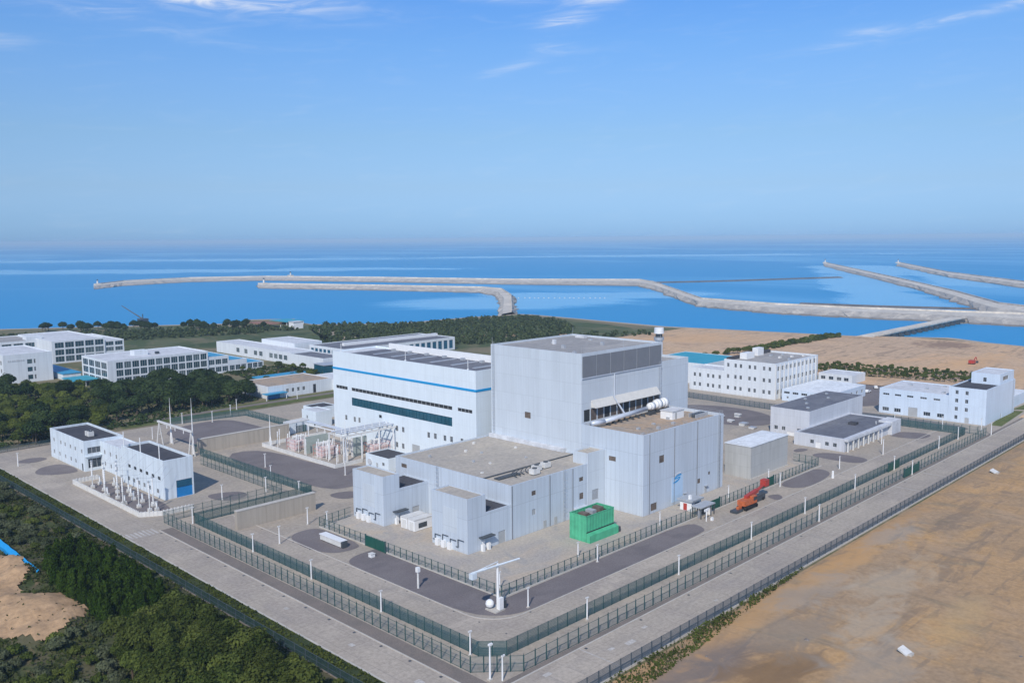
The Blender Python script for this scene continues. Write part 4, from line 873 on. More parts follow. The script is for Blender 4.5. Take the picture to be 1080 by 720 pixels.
fence('mesh_fence','teal mesh fence round the far gravel field below the tree belt',[(152,319),(201,319),(201,341),(200.6,369),(168,375)],3.0,3.0,'teal_mesh','post_teal')
fence('wire_fence','see through wire fence with thin posts beside the right road',[(380.7,145),(380.7,108.7),(113.2,108.7)],3.1,2.75,'pale_mesh','post_teal',arm=True,pr=.085)
fence('wire_fence','see through wire fence with thin posts beside the left road',[(113.2,108.7),(106,115.5),(105.9,243.8)],3.1,2.75,'pale_mesh','post_teal',arm=True,pr=.085)
fence('wire_fence','see through wire fence past the blue shutter of the hall',[(105.9,243.8),(144.5,244.8),(144.5,300)],3.1,2.9,'pale_mesh','post_teal',arm=True)
fence('palisade_fence','slate grey fence between the right road and the bare earth',[(96,95.3),(410,95.3)],2.7,3.2,'slate_mesh','post_grey',base=.35,pr=.09)
fence('palisade_fence','dark slate fence between the forest and the left road ditch',[(87.6,96),(87.6,215),(87.4,330),(87.2,372),(118,373.5)],2.2,3.8,'dusk_mesh','post_grey',base=.25)
fence('palisade_fence','short dark fence among the trees at the bottom edge',[(82.5,126),(82.6,168)],2.0,3.0,'dusk_mesh','post_grey',base=.2)
fence('yard_fence','dark posted fence on the left side of the sandy yard',[(134.3,135.6),(134.3,208),(146,209.5)],2.8,2.4,'pale_mesh','post_teal',pr=.08)
fence('yard_fence','dark posted fence on the right side of the sandy yard',[(134.3,135.6),(292,136.6),(292,146)],2.8,2.4,'pale_mesh','post_teal',pr=.08)
fence('yard_fence','grey green fence in front of the white three storey block',[(383,146),(372.5,178),(374.5,246)],2.8,2.6,'slate_mesh','post_teal')
def gate(label,x0,x1,y0,y1,h=2.9):
    t=thing('gate',label,'gate',(x0,y0,0)); mx=x1-x0>y1-y0; n=2
    for k in range(n):
        if mx: a=x0+(x1-x0)*k/n; c=x0+(x1-x0)*(k+1)/n; MB().box(a+.06,c-.06,y0,y1,.12,h).build('leaf','gate_green',t)
        else: a=y0+(y1-y0)*k/n; c=y0+(y1-y0)*(k+1)/n; MB().box(x0,x1,a+.06,c-.06,.12,h).build('leaf','gate_green',t)
    for X,Y in ((x0,y0),(x1,y1)): MB().box(X-.15,X+.15,Y-.15,Y+.15,0,h+.3).build('post','post_teal',t)
gate('solid green gate in the teal fence near the garage wing',299,308.5,115.0,115.12)
gate('solid green gate in the wire fence by the right road',295.5,308.5,108.3,108.42)
gate('solid green gate in the sandy yard fence facing the left patrol road',133.9,134.02,177.5,186)
gate('solid green gate beside the checkpoint frame',219.5,226.5,136.05,136.17)
gate('solid green gate in the yard fence below the beige grey shed',252.5,259.5,136.2,136.32)

# ------------------------------------------------------------------ lamps, masts, machines, small things
def lamp(h):
    t=thing('lamp_post',None,None); MB().tube((0,0,0),(0,0,h),.17,.13,8).build('pole','white',t); MB().box(-.28,.28,-.28,.28,0,.25).build('footing','kerb',t)
    MB().box(-.42,.42,-.16,.16,h,h+.22).build('lamp_head','offwhite',t); return t
lp=lamp(4.8); used=[False]
def put_lamp(x,y,label,group,s=1.0):
    o=copy_tree(lp) if used[0] else lp; used[0]=True; o.location=(x,y,.04); o.scale=(1,1,s); tag(o,label,'lamp post',group)
runs=[('along the left teal fence',[(110.6,120.5),(110.9,149),(110.9,176),(110.9,203),(110.9,236.5)]),
      ('along the right teal fence',[(138.5,114.4),(172.6,114.4),(206.5,114.4),(237,114.4),(271,114.4),(303,114.6),(345,114.4),(366,114.4)])]
for nm,ps in runs:
    for k,(x,y) in enumerate(ps): put_lamp(x,y,f'white lamp post {nm}, {ordinal(k)} from the near corner','lamp posts along the teal fence')
for k,(x,y) in enumerate(((233.2,108.3),(301,107.9),(383,107.4))): put_lamp(x,y,['white lamp post on the road side of the right wire fence, nearest one','white lamp post beside the green gate in the right wire fence','white lamp post where the right wire fence ends'][k],'lamp posts along the wire fence')
for k,(x,y) in enumerate(((118.9,203.5),(133,212),(134.8,205))): put_lamp(x,y,['white lamp post on the kerb of the small gravel island','white post left of the yard fence end','white post right of the yard fence end'][k],'lamp posts by the sandy yard')
for k,(x,y) in enumerate(((137.8,139.8),(165.4,139.6),(200,139),(236,138.8),(262,139.4))): put_lamp(x,y,f'white lamp post inside the right yard fence, {ordinal(k)} from the mast','lamp posts inside the yard fence',.8)
for k,(x,y) in enumerate(((134.6,127.8),(166.2,134),(258,133.2),(292,128.9))): put_lamp(x,y,f'white lamp post on the right gravel strip, {ordinal(k)} from the mast','lamp posts on the right gravel strip',.9)
for k,(x,y) in enumerate(((142,250),(158,278),(171,248),(128,252),(146.5,237.8),(150.8,262))): put_lamp(x,y,['white lamp post on the oval gravel beside the blue shutter','white lamp post on the gravel left of the transformers, farther one','white lamp post on the gravel left of the transformers, nearer one','white lamp post between the wire fence and the blue shutter','white lamp post at the corner of the stepped teal fence','white lamp post inside the stepped teal fence'][k],'lamp posts near the transformers')
for k,(x,y) in enumerate(((322,126),(338,133),(352,141),(371,141),(380,125),(386,112))): put_lamp(x,y,['white lamp post on the gravel before the garage wing','white lamp post in the concrete yard before the garages','white lamp post behind the far gravel oval','white lamp post by the fence before the L shaped building','white lamp post left of the L shaped building corner','white lamp post at the corner of the L shaped building'][k],'lamp posts in the right yard',1.15)
for k,(x,y) in enumerate(((183,366),(196,374),(150,352),(172,372),(98,345),(205,385),(240,388))): put_lamp(x,y,['white lamp post in the far gravel field, right one','white lamp post at the far corner of the gravel field','white lamp post in the far gravel field, left one','white lamp post on the concrete below the grass verge','white lamp post on the road left of the white office','white lamp post on the grass verge behind the gravel field','white lamp post on the verge below the rust stained roof'][k],'lamp posts near the tree belt')
t=thing('camera_pole','tallest white pole at the near fence corner','pole',(106.6,110.9,0)); MB().tube((106.6,110.9,0),(106.6,110.9,7.0),.2,.13,8).build('pole','white',t); MB().box(106.3,107.2,110.7,111.1,6.6,6.95).build('camera_head','white',t); MB().box(106.2,107,110.5,111.3,0,.3).build('footing','kerb',t)
t=thing('camera_pole','second white pole beside the tallest one at the near fence corner','pole',(108,109.1,0)); MB().tube((108,109.1,0),(108,109.1,4.9),.17,.12,8).build('pole','white',t); MB().box(107.8,108.6,109,109.2,4.6,4.9).build('camera_head','white',t)
t=thing('camera_pole','stout white pole with a box head on the dark gravel left of the mast','pole',(125.1,153.7,0)); MB().tube((125.1,153.7,0),(125.1,153.7,4.6),.26,.22,8).build('pole','offwhite',t); MB().box(124.7,125.5,153.3,154.1,3.9,5.0).build('camera_head','white',t)
t=thing('boom_mast','white mast with a long horizontal boom on the dark gravel corner','mast',(129.2,131.7,0))
MB().tube((129.2,131.7,0),(129.2,131.7,10.6),.32,.24,10).build('mast_pole','white',t)
q=MB(); q.tube((122.6,132.6,9.9),(134.6,130.3,10.5),.28,.2,6); q.tube((122.6,132.6,9.9),(129.2,131.5,11),.1,n=5); q.build('boom','blue_white',t)
MB().box(122.0,123.3,131.9,133.0,8.7,9.9).build('boom_cabinet','blue_white',t); MB().dome((128.0,133.0,1.5),.95,n=12,m=6,lo=-.5).build('white_drum','white',t); MB().box(128.7,129.9,130.6,131.3,.4,3.0).build('control_box','white',t); MB().prism([(127.4,130.6),(130.4,130.6),(130.4,133.8),(127.4,133.8)],.06,.35).build('footing','kerb',t); MB().box(129.8,131.2,131.0,132.4,.3,1.9).build('dark_box','dark_steel',t)
t=thing('valve_box','small white box on the dark gravel by the left yard gate','box',(130,178,0)); MB().box(129.4,130.6,177.4,178.6,.06,.9).build('casing','white',t); MB().box(129.3,130.7,177.3,178.7,.9,1.0).build('lid','offwhite',t)
t=thing('long_bin','long white slatted bin on the small gravel island','bin',(129,190,0)); MB().box(128.2,130.0,189,198.5,.3,1.7).build('body','offwhite',t); MB().box(128.0,130.2,188.8,198.7,1.7,1.85).build('lid','white',t); MB().box(128.3,129.9,188.3,189,.2,1.8).build('dark_end','dark_steel',t)
for k in range(4): MB().box(128.3,129.9,190+2.4*k,190.2+2.4*k,0,.3).build('foot','dark_steel',t)
# green enclosure
t=thing('green_enclosure','open topped bright green sheet metal enclosure on the sandy yard','container',(175.2,145.2,0))
q=MB(); x0,x1,y0,y1=175.2,186.9,145.0,150.8
for face,c_,a,b_ in (('-X',x0,y0,y1),('+X',x1,y0,y1),('-Y',y0,x0,x1),('+Y',y1,x0,x1)):
    n=int((b_-a)/.3); sg=-1 if face[0]=='-' else 1
    P=[]
    for k in range(n+1):
        u=a+(b_-a)*k/n; d=.07*(1 if (k//2)%2 else 0); P.append((c_-sg*d,u) if face[1]=='X' else (u,c_-sg*d))
    for p,r in zip(P,P[1:]): q.quad((*p,0),(*r,0),(*r,7),(*p,7))
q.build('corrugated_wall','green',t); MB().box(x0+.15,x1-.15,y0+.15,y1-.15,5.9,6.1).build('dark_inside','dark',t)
MB().box(x0-.05,x1+.05,y0-.06,y0+.12,6.95,7.15).box(x0-.05,x0+.12,y0,y1,6.95,7.15).box(x0-.05,x1+.05,y1-.12,y1+.06,6.95,7.15).box(x1-.12,x1+.05,y0,y1,6.95,7.15).build('rim','green',t)
q=MB(); q.quad((x0,y0-1.3,2.1),(x1+.4,y0-1.3,2.1),(x1+.4,y0-.1,2.5),(x0,y0-.1,2.5)); q.box(x0,x1+.4,y0-1.3,y0-1.24,0,2.1); q.quad((x0,y0-1.3,0),(x0,y0-1.3,2.1),(x0,y0-.1,2.5),(x0,y0-.1,0)); q.build('skirt_bay','green',t); MB().box(x0,x1,y0-.12,y0-.02,2.55,2.8).build('painted_shadow_line','dark',t)  # dark bar paints in the shadow line above the skirt
for k,x in enumerate((178,181,184)): MB().box(x-.8,x+.9,147,149.5,6.1,6.9+.2*k).build('machine','brown' if k!=1 else 'steel',t)
MB().box(x1+.6,x1+1.8,144,145,0,1.5).build('side_box','dark_steel',t)
# orange tracked boom lift
t=thing('boom_lift','orange machine with a long raised boom parked on the patrol road yard','machine',(231,129.5,0))
for s in (-1,1):
    q=MB(); y=129.5+s*1.2; q.box(228.0,234.0,y-.35,y+.35,.25,.95)
    for x in (228.0,234.0): q.tube((x,y-.35,.6),(x,y+.35,.6),.55,n=12)
    q.build('track','rubber',t)
MB().box(228.8,233.2,128.4,130.6,.9,1.5).build('chassis','dark_steel',t); q=MB(); q.prism([(227.4,128.2),(231.6,128.0),(233,129),(233,130.6),(227.4,130.8)],1.5,3.0); q.build('turret','orange',t)
MB().box(231.8,234.0,128.0,129.2,1.5,3.6).build('cab','orange',t); MB().box(231.9,233.9,127.95,128.0,2.4,3.4).build('window','glass',t)
q=MB(); q.tube((230.5,129.8,3.2),(238.5,130.6,3.6),.8,.75,4); q.build('boom','red',t); q=MB(); q.tube((238.4,130.6,3.6),(244.6,131.3,4.3),.5,.42,6); q.build('jib','red',t)
MB().box(243.6,245.8,130.5,132.4,3.6,5.6).build('basket','red',t); MB().box(236.0,243,130.2,131.6,.2,1.9).build('trailer_bed','dark_steel',t)
for x in (237.3,241.6):
    for y in (130.2,131.6): MB().tube((x,y-.2,.55),(x,y+.2,.55),.55,n=12).build('wheel','rubber',t)
MB().box(223.4,227.2,128.6,130.8,.15,.8).build('low_dark_box','dark_steel',t); MB().box(225.5,227.3,129.2,130.0,.8,1.5).build('counterweight','orange',t)  # low dark box left of the tracks, then the counterweight
# checkpoint
t=thing('checkpoint_frame','dark steel turnstile frame in the right yard fence','turnstile',(212,135,0))
for x in (212.4,215,217.6,219.3):
    for y in (133.6,136.4): MB().box(x-.12,x+.12,y-.12,y+.12,0,3.2).build('post','dark_steel',t)
MB().box(212.1,219.5,133.3,136.7,3.2,3.5).build('roof','steel',t); MB().box(212.6,214.4,134.6,134.8,.1,2.4).build('gate_leaf','steel',t); MB().box(217.7,218.5,133.9,134.9,.1,2.6).build('white_panel','white',t)
for k in range(6): MB().box(215.2+k*.38,215.28+k*.38,134.9,135.0,.1,2.9).build('bar','dark_steel',t)
t=thing('sign_pole','white post with a short crossbar in front of the turnstile frame','sign',(212,131.6,0)); MB().tube((212,131.6,0),(212,131.6,3.6),.16).build('post','white',t); MB().box(211.0,213.4,131.5,131.7,3.0,3.7).build('sign_board','white',t); MB().box(213.5,214.3,130.6,131.2,0,.9).build('bollard_box','white',t)
t=thing('guard_booth','small white and red booth with a grey roof behind the turnstile frame','booth',(216.5,140.5,0)); MB().box(216.5,221.5,139.4,143.4,.1,3.0).build('walls','white',t); MB().box(215.9,222.1,138.8,144,3.0,3.5).build('roof','steel',t); MB().box(216.42,216.5,141,142.2,.2,2.2).build('red_door','red',t); MB().box(218,220.5,139.34,139.4,1.2,2.3).build('window','glass',t); MB().box(217.2,218.0,140.3,141,3.5,4.6).build('roof_unit','white',t)
t=thing('standing_marker','small white upright marker on the concrete right of the gravel oval','marker',(279.6,125.6,0)); MB().tube((279.6,125.6,0),(279.6,125.6,1.9),.5,.35,8).build('body','white',t); MB().dome((279.6,125.6,2.1),.4,n=8,m=4).build('top','white',t)
# debris, pallets, stones
q=[(342,206,3,1),(334,190,4,1.2),(337,198,2.4,.9),(343.5,214,5,.8),(331,184,3,.7),(348,201,2,1.6)]
for k,(x,y,w,h) in enumerate(q):
    t=thing('material_stack','pale stack of building material on the gravel behind the silver hall','material stack',(x,y,.07),'material stacks behind the silver hall')
    for j in range(3): MB().box(x-w/2+.2*j,x+w/2-.1*j,y-1.2-.2*j,y+1.0+.15*j,.07+h*j/3,.07+h*(j+.85)/3).build('layer','offwhite' if (k+j)%3 else 'steel',t)
def slab_pile(x,y,label,s):
    t=thing('broken_slab',label,'slab',(x,y,.5)); q=MB()
    q.v=[(x-s,y-.8,.4),(x+.7*s,y-1.2,.5),(x+s,y+.7,1.2),(x-.6*s,y+1.0,1.0),(x-s,y-.8,.7),(x+.7*s,y-1.2,.8),(x+s,y+.7,1.5),(x-.6*s,y+1.0,1.35)]
    q.f=[(0,3,2,1),(4,5,6,7),(0,1,5,4),(1,2,6,5),(2,3,7,6),(3,0,4,7)]; q.build('slab','offwhite',t); MB().box(x-s*.5,x+s*.7,y-1.6,y-.9,.3,.75).build('fragment','kerb',t)
slab_pile(168,60.2,'broken white slab lying alone on the bare earth at the lower right',1.15)
slab_pile(321,88.6,'pale broken slab on the bare earth near the right road bend',1.5)
for k in range(14):
    x=random.uniform(130,420); y=random.uniform(20,90); s=random.uniform(.25,.7); mb=MB().dome((x,y,.4+fr(x,y,.03,3)*.3),s,s*.7,7,4)
    mb.v=[(a+random.uniform(-.12,.12)*s,b_+random.uniform(-.12,.12)*s,c_+random.uniform(-.1,.1)*s) for a,b_,c_ in mb.v]
    tag(mb.build('stone','gravel_brown'),'loose stone on the bare earth beyond the right road','stone','loose stones on the bare earth')
# blue tarpaulin fence strip on the left edge
q=MB(); P=[(67.1,266-k*2.1,2.25-.035*k+.1*((k*7)%3)) for k in range(20)]
for (a,b_,z0),(c_,d,z1) in zip(P,P[1:]):
    q.quad((a-.9,b_,z0-.9),(c_-.9,d,z1-.9),(c_,d,z1),(a,b_,z0)); q.quad((a,b_,z0),(c_,d,z1),(c_+.5,d,z1-1.2),(a+.5,b_,z0-1.2)); q.quad((a-.9,b_,z0-.9),(a-.9,b_,-.2),(c_-.9,d,-.2),(c_-.9,d,z1-.9))
o=q.build('tarpaulin','tarp'); tag(o,'long bright blue tarpaulin ridge above the orange dirt at the left edge','tarpaulin')
# parked vehicles by the lodge and an orange digger on the sandy field
def car(x,y,rot,col,label):
    t=thing('parked_car',label,'car',(0,0,0),'cars parked beyond the low white hall')
    q=MB(); q.prism([(-2.2,-.9),(2.2,-.9),(2.2,.9),(-2.2,.9)],.35,.95); i=len(q.v); q.v+=[(-1.5,-.85,.95),(1.0,-.85,.95),(1.0,.85,.95),(-1.5,.85,.95),(-1.0,-.7,1.5),(.4,-.7,1.5),(.4,.7,1.5),(-1.0,.7,1.5)]
    q.f+=[tuple(i+k for k in z) for z in ((4,5,6,7),(0,1,5,4),(1,2,6,5),(2,3,7,6),(3,0,4,7))]; q.build('body',col,t)
    for a in (-1.4,1.4):
        for c_ in (-.85,.85): MB().tube((a,c_-.1,.35),(a,c_+.1,.35),.35,n=10).build('wheel','rubber',t)
    MB().box(-.9,.3,-.87,-.83,1.0,1.42).build('side_window','glass',t); t.location=(x,y,.06); t.rotation_euler=(0,0,rot)
for k,(x,y) in enumerate(((447,184),(447.5,188),(448,192.5),(455,180),(455,196),(462,186))): car(x,y,.1*k,('white','dark_steel','steel','white','dark_steel','offwhite')[k],'parked car on the gravel beyond the low white hall')
t=thing('excavator','small rust red excavator out on the sandy field','excavator',(585,177,.5)); MB().box(583,587,175.4,176.0,.5,1.2).box(583,587,178,178.6,.5,1.2).build('track','rubber',t); MB().box(583.2,586.6,175.4,178.6,1.2,3.0).build('body','red',t); MB().tube((586.6,176.6,2.6),(589.6,176.3,4.6),.3,.25,6).tube((589.6,176.3,4.6),(591.4,176,1.9),.25,.2,6).build('arm','red',t); MB().box(590.9,592,175.4,176.6,.8,1.9).build('bucket','dark_steel',t)
# ------------------------------------------------------------------ vegetation
def leaf_quads(C, N, S, asp=1.5, bend=.25):
    """C centres, N outward hints, S sizes -> quads with random tilt (verts, nfaces)"""
    n=len(C); d=N+rng.normal(0,.6,(n,3)); d/=np.linalg.norm(d,axis=1,keepdims=True)+1e-9
    a=np.cross(d,rng.normal(0,1,(n,3))); a/=np.linalg.norm(a,axis=1,keepdims=True)+1e-9; b=np.cross(d,a)
    a=a*(S*asp)[:,None]*.5; b=b*S[:,None]*.5; k=d*(S*bend)[:,None]
    V=np.stack([C-a,C-b*1.0+k*.5,C+a,C+b+k*.5],1).reshape(-1,3); return V
def leaf_mesh(name,V,mat):
    n=len(V)//4; me=bpy.data.meshes.new(name); me.vertices.add(4*n); me.vertices.foreach_set('co',V.astype(np.float32).ravel())
    me.loops.add(4*n); me.loops.foreach_set('vertex_index',np.arange(4*n,dtype=np.int32)); me.polygons.add(n); me.polygons.foreach_set('loop_start',np.arange(0,4*n,4,dtype=np.int32))
    me.update(calc_edges=True); me.materials.append(M[mat]); return me
def crown(kind,h,w,n,size):
    P=[];N=[]
    if kind=='cone':
        nt=int(n/26)
        for _ in range(nt):
            t=rng.random()**.75; z=h*(.06+.94*t); r=w*.5*(1-t)**.8*(.8+.35*rng.random())+.05; a=rng.random()*6.283
            c=np.array([r*cos(a),r*sin(a),z]); k=26; q=rng.normal(0,1,(k,3))*np.array([.16,.16,.28])*w*.55; P.append(c+q); N.append(np.tile([cos(a),sin(a),.7],(k,1)))
    else:
        nc=max(7,int(n/70)); ce=[]
        for _ in range(nc):
            v=rng.normal(0,1,3); v/=np.linalg.norm(v); v[2]=abs(v[2])*1.0-.25; r=.55+.4*rng.random()
            ce.append(np.array([v[0]*w*.5*r,v[1]*w*.5*r,h*.60+v[2]*h*.36*r]))
        for c in ce:
            k=n//nc; sg=w*(.10+.07*rng.random()); q=rng.normal(0,1,(k,3)); q/=np.linalg.norm(q,axis=1,keepdims=True); q*=(rng.random((k,1))**.4)*sg*1.9; q[:,2]*=.75
            P.append(c+q); N.append(q/(sg+1e-6)+np.array([0,0,.9]))
    P=np.concatenate(P);N=np.concatenate(N); P[:,2]=np.maximum(P[:,2],.1); S=size*(.6+.8*rng.random(len(P)))
    return leaf_quads(P,N,S)
def limb_mesh(h,w,n=5):
    q=MB(); q.tube((0,0,-.3),(.05*w,0,h*.45),.035*h,.022*h,7); q.tube((.05*w,0,h*.45),(0,.05*w,h*.85),.022*h,.006*h,6)
    for k in range(n):
        a=2.4*k; z=h*(.3+.08*k); q.tube((.03*w,0,z),(cos(a)*w*.33,sin(a)*w*.33,z+h*.2),.012*h,.004*h,5)
    return q
def proto(name,kind,h,w,n,size,mat,parts=True):
    t=thing(name,None,None); limb_mesh(h,w).build('trunk','bark',t)
    o=bpy.data.objects.new('crown',leaf_mesh('crown',crown(kind,h,w,n,size),mat)); COL.objects.link(o); o.parent=t; return t
PR=dict(
 pine=[proto('pine_tree','round',6.5,4.2,3600,.33,'leaf_pine') for _ in range(3)],
 cedar=[proto('cedar_tree','cone',5.4,2.3,2400,.30,'leaf_cedar') for _ in range(3)],
 broad=[proto('broadleaf_tree','round',6.0,4.8,3400,.36,'leaf_broad') for _ in range(3)],
 dark=[proto('dark_tree','round',9.5,6.6,3000,.62,'leaf_dark') for _ in range(3)],
 lite=[proto('light_tree','round',6.5,5.0,2200,.5,'leaf_yellow') for _ in range(2)],
 shrub=[proto('shrub','round',2.3,3.0,1300,.30,'leaf_grey') for _ in range(3)],
 gshrub=[proto('green_shrub','round',2.0,2.8,1200,.28,'leaf_broad') for _ in range(2)],
 sap=[proto('young_tree','round',6.0,3.2,900,.42,'leaf_broad') for _ in range(2)])
usedp=set()
def plant(kind,x,y,z,s,label,cat,group,sx=1.0):
    p=PR[kind][random.randrange(len(PR[kind]))]
    o=copy_tree(p) if p.name in usedp else p; usedp.add(p.name)
    o.location=(x,y,z); o.scale=(s*sx,s*sx,s); o.rotation_euler=(random.uniform(-.04,.04),random.uniform(-.04,.04),random.uniform(0,6.28)); tag(o,label,cat,group); return o
taken=[]
def scatter(poly,d,n,avoid=None):
    xs=[p[0] for p in poly]; ys=[p[1] for p in poly]; r=[]; tr=0
    while len(r)<n and tr<n*60:
        tr+=1; x=random.uniform(min(xs),max(xs)); y=random.uniform(min(ys),max(ys))
        if not inside(x,y,poly) or (avoid and inside(x,y,avoid)): continue
        if any((x-a)**2+(y-b_)**2<d*d for a,b_ in taken): continue
        taken.append((x,y)); r.append((x,y))
    return r
cedar_zone=[(66.5,208),(70,232),(78,236),(82,214),(81,190),(74,178),(67,184),(67,196)]
for x,y in scatter(cedar_zone,1.45,150,DIRT): plant('cedar',x,y,mound(x,y)-.1,random.uniform(.7,1.15),'narrow deep green cedar in the dense clump beside the orange dirt','tree','cedars in the clump by the dirt heap')
for x,y in scatter([(66,112),(79,100),(79.5,150),(80.5,176),(81,192),(76,178),(64,176),(60,150)],2.75,105): plant('pine' if random.random()<.72 else 'broad',x,y,mound(x,y)-.1,random.uniform(.6,1.2)*(1.12 if y<150 else 1),'bushy green tree in the thick wood along the ditch at the bottom left','tree','trees of the wood along the ditch')
for x,y in scatter([(70,240),(84,238),(85,330),(82,372),(70,372),(69,300)],2.4,95): plant('shrub' if random.random()<.75 else 'gshrub',x,y,mound(x,y)-.05,random.uniform(.6,1.25),'grey green shrub on the scrub slope left of the ditch','shrub','shrubs on the scrub slope')
for x,y in scatter([(40,150),(62,150),(66,185),(52,184),(44,190),(36,180)],2.2,60): plant(random.choice(('gshrub','gshrub','shrub')),x,y,mound(x,y)-.05,random.uniform(.6,1.2),'low bush on the rough ground at the bottom left corner','shrub','bushes at the bottom left corner')
for x,y in scatter([(80,118),(85.4,118),(85.6,250),(82,240)],2.1,52): plant('gshrub',x,y,mound(x,y)-.05,random.uniform(.45,.8),'low green bush against the slate fence of the left ditch','shrub','bushes along the slate fence')
# tree belt between the plant and the campus
for x,y in scatter([(160,400),(222,398),(226,420),(234,470),(212,484),(168,470)],4.2,85): plant('dark',x,y,0,random.uniform(.8,1.15),'tall dark tree in the solid belt before the white framed block','tree','dark trees of the belt before the campus')
for x,y in scatter([(92,384),(116,376),(140,384),(156,402),(166,470),(176,500),(150,535),(120,500),(84,420)],3.7,170): plant(random.choice(('dark','broad','broad','broad','lite')),x,y,0,random.uniform(.7,1.15),'green tree in the mixed belt at the left edge above the white office','tree','mixed trees of the belt at the left edge')
for k,(x,y) in enumerate(((116.5,388),(119,392),(121.5,386))): plant('lite',x,y,0,.9,['yellow green tree left of the pair beside the white office','yellow green tree behind the pair beside the white office','yellow green tree nearest the white office'][k],'tree','yellow green trees by the office')
for x,y in scatter([(255,405),(300,425),(300,500),(262,500),(250,450)],3.6,46): plant('broad' if random.random()<.6 else 'gshrub',x,y,0,random.uniform(.5,.9),'garden tree among the low campus pavilions','tree','garden trees of the campus')
# sapling row on the right field, diagonal hedge
for k in range(200):
    y=150+(k//5)*2.3; x=523-(y-155)*.20+(k%5-2)*7.5+random.uniform(-2.5,2.5); plant('sap',x,y+random.uniform(-1,1),0,random.uniform(.45,.8),'young tree in the long row planted before the sandy field','tree','young trees in the row on the right')
for k in range(110):
    s_=k/109; x=556+s_*128+random.uniform(-3,3); y=312-s_*5+random.uniform(-6,6); plant('gshrub',x,y,0,random.uniform(1.0,1.8),'bush in the diagonal hedge crossing the sandy field','shrub','bushes of the diagonal hedge')
for k in range(26):
    s=k/25; x=460+s*100+random.uniform(-3,3); y=318-s*8+random.uniform(-4,4); plant('broad',x,y,0,random.uniform(.55,.9),'tree in the row behind the cyan roof','tree','trees in the row behind the cyan roof')
# far woods: crowns read as one mass
def wood(name,polys,n,hh,size,mat,per=34):
    V=[]
    for poly,cnt in zip(polys,n):
        xs=[p[0] for p in poly]; ys=[p[1] for p in poly]; c=0
        while c<cnt:
            x=random.uniform(min(xs),max(xs)); y=random.uniform(min(ys),max(ys))
            if not inside(x,y,poly): continue
            c+=1; h=hh*random.uniform(.55,1.25); w=h*random.uniform(.7,1.0); k=per; v=rng.normal(0,1,(k,3)); v/=np.linalg.norm(v,axis=1,keepdims=True)
            v*=rng.random((k,1))**.35; P=np.array([x,y,h*.55])+v*np.array([w*.55,w*.55,h*.45]); V.append(leaf_quads(P,v+np.array([0,0,.5]),size*(.6+.8*rng.random(k))))
    o=bpy.data.objects.new(name,leaf_mesh(name,np.concatenate(V),mat)); COL.objects.link(o); o['kind']='stuff'; o['category']='wood'; o['label']='far green wood in one mass along the shore behind the campus'; return o
wood('far_wood',[[(330,560),(470,480),(545,470),(590,500),(640,560),(655,620),(600,645),(520,650),(470,712),(440,690),(400,600)],
 [(240,830),(330,790),(420,735),(430,690),(385,690),(300,720),(230,740),(150,830),(180,900)],[(520,455),(600,420),(610,440),(560,470)]],[1700,900,40],3.5,1.2,'far_wood')
for k in range(60):
    s=random.random(); x=265+150*s+random.uniform(-6,6); y=850-120*s+random.uniform(-14,14); plant('dark',x,y,0,random.uniform(.7,1.05),'dark shelter tree standing on the left shore behind the campus','tree','shelter trees on the left shore')
# weeds over forest floor and verges
def weeds(name,label,regs,size,mat):
    V=[]
    for poly,n,zf in regs:
        xs=[p[0] for p in poly]; ys=[p[1] for p in poly]; P=[]
        while len(P)<n:
            x=random.uniform(min(xs),max(xs)); y=random.uniform(min(ys),max(ys))
            if not inside(x,y,poly): continue
            if inside(x,y,DIRT) and random.random()<.97: continue
            if mn.noise(Vector((x*.13,y*.13,3)))<-.12 and random.random()<.8: continue
            P.append((x,y,zf(x,y)+random.uniform(.05,.5)))
        P=np.array(P); V.append(leaf_quads(P,np.tile([0,0,.6],(n,1)),size*(.5+.9*rng.random(n)),1.8))
    o=bpy.data.objects.new(name,leaf_mesh(name,np.concatenate(V),mat)); COL.objects.link(o); tag(o,label,'ground cover',None,'stuff')
weeds('ground_cover','rough weeds and low scrub covering the wooded ground left of the ditch',[([(40,95),(87,95),(87,372),(58,372),(36,180)],42000,mound)],.42,'weed')
weeds('undergrowth','dark undergrowth between the trees of the belt before the campus',[([(92,380),(150,382),(226,400),(236,476),(176,500),(150,535),(118,500),(84,420)],9000,lambda x,y:.3),([(252,404),(302,425),(302,500),(258,500)],3000,lambda x,y:.2)],1.0,'leaf_dark')
weeds('verge_grass','rough grass on the ditch verge and along the bare earth fence',[([(88,96),(92.4,96),(92.4,372),(88,372)],9000,lambda x,y:.0),([(118,95.2),(196,95.0),(196,94.4),(172,92.6),(150,90.2),(118,88)],2600,lambda x,y:.25),([(488,246),(524,246),(542,148),(506,148)],16000,lambda x,y:.2)],.34,'leaf_pine')  # dark needle colour puts the trees' shade into the ditch verge grass

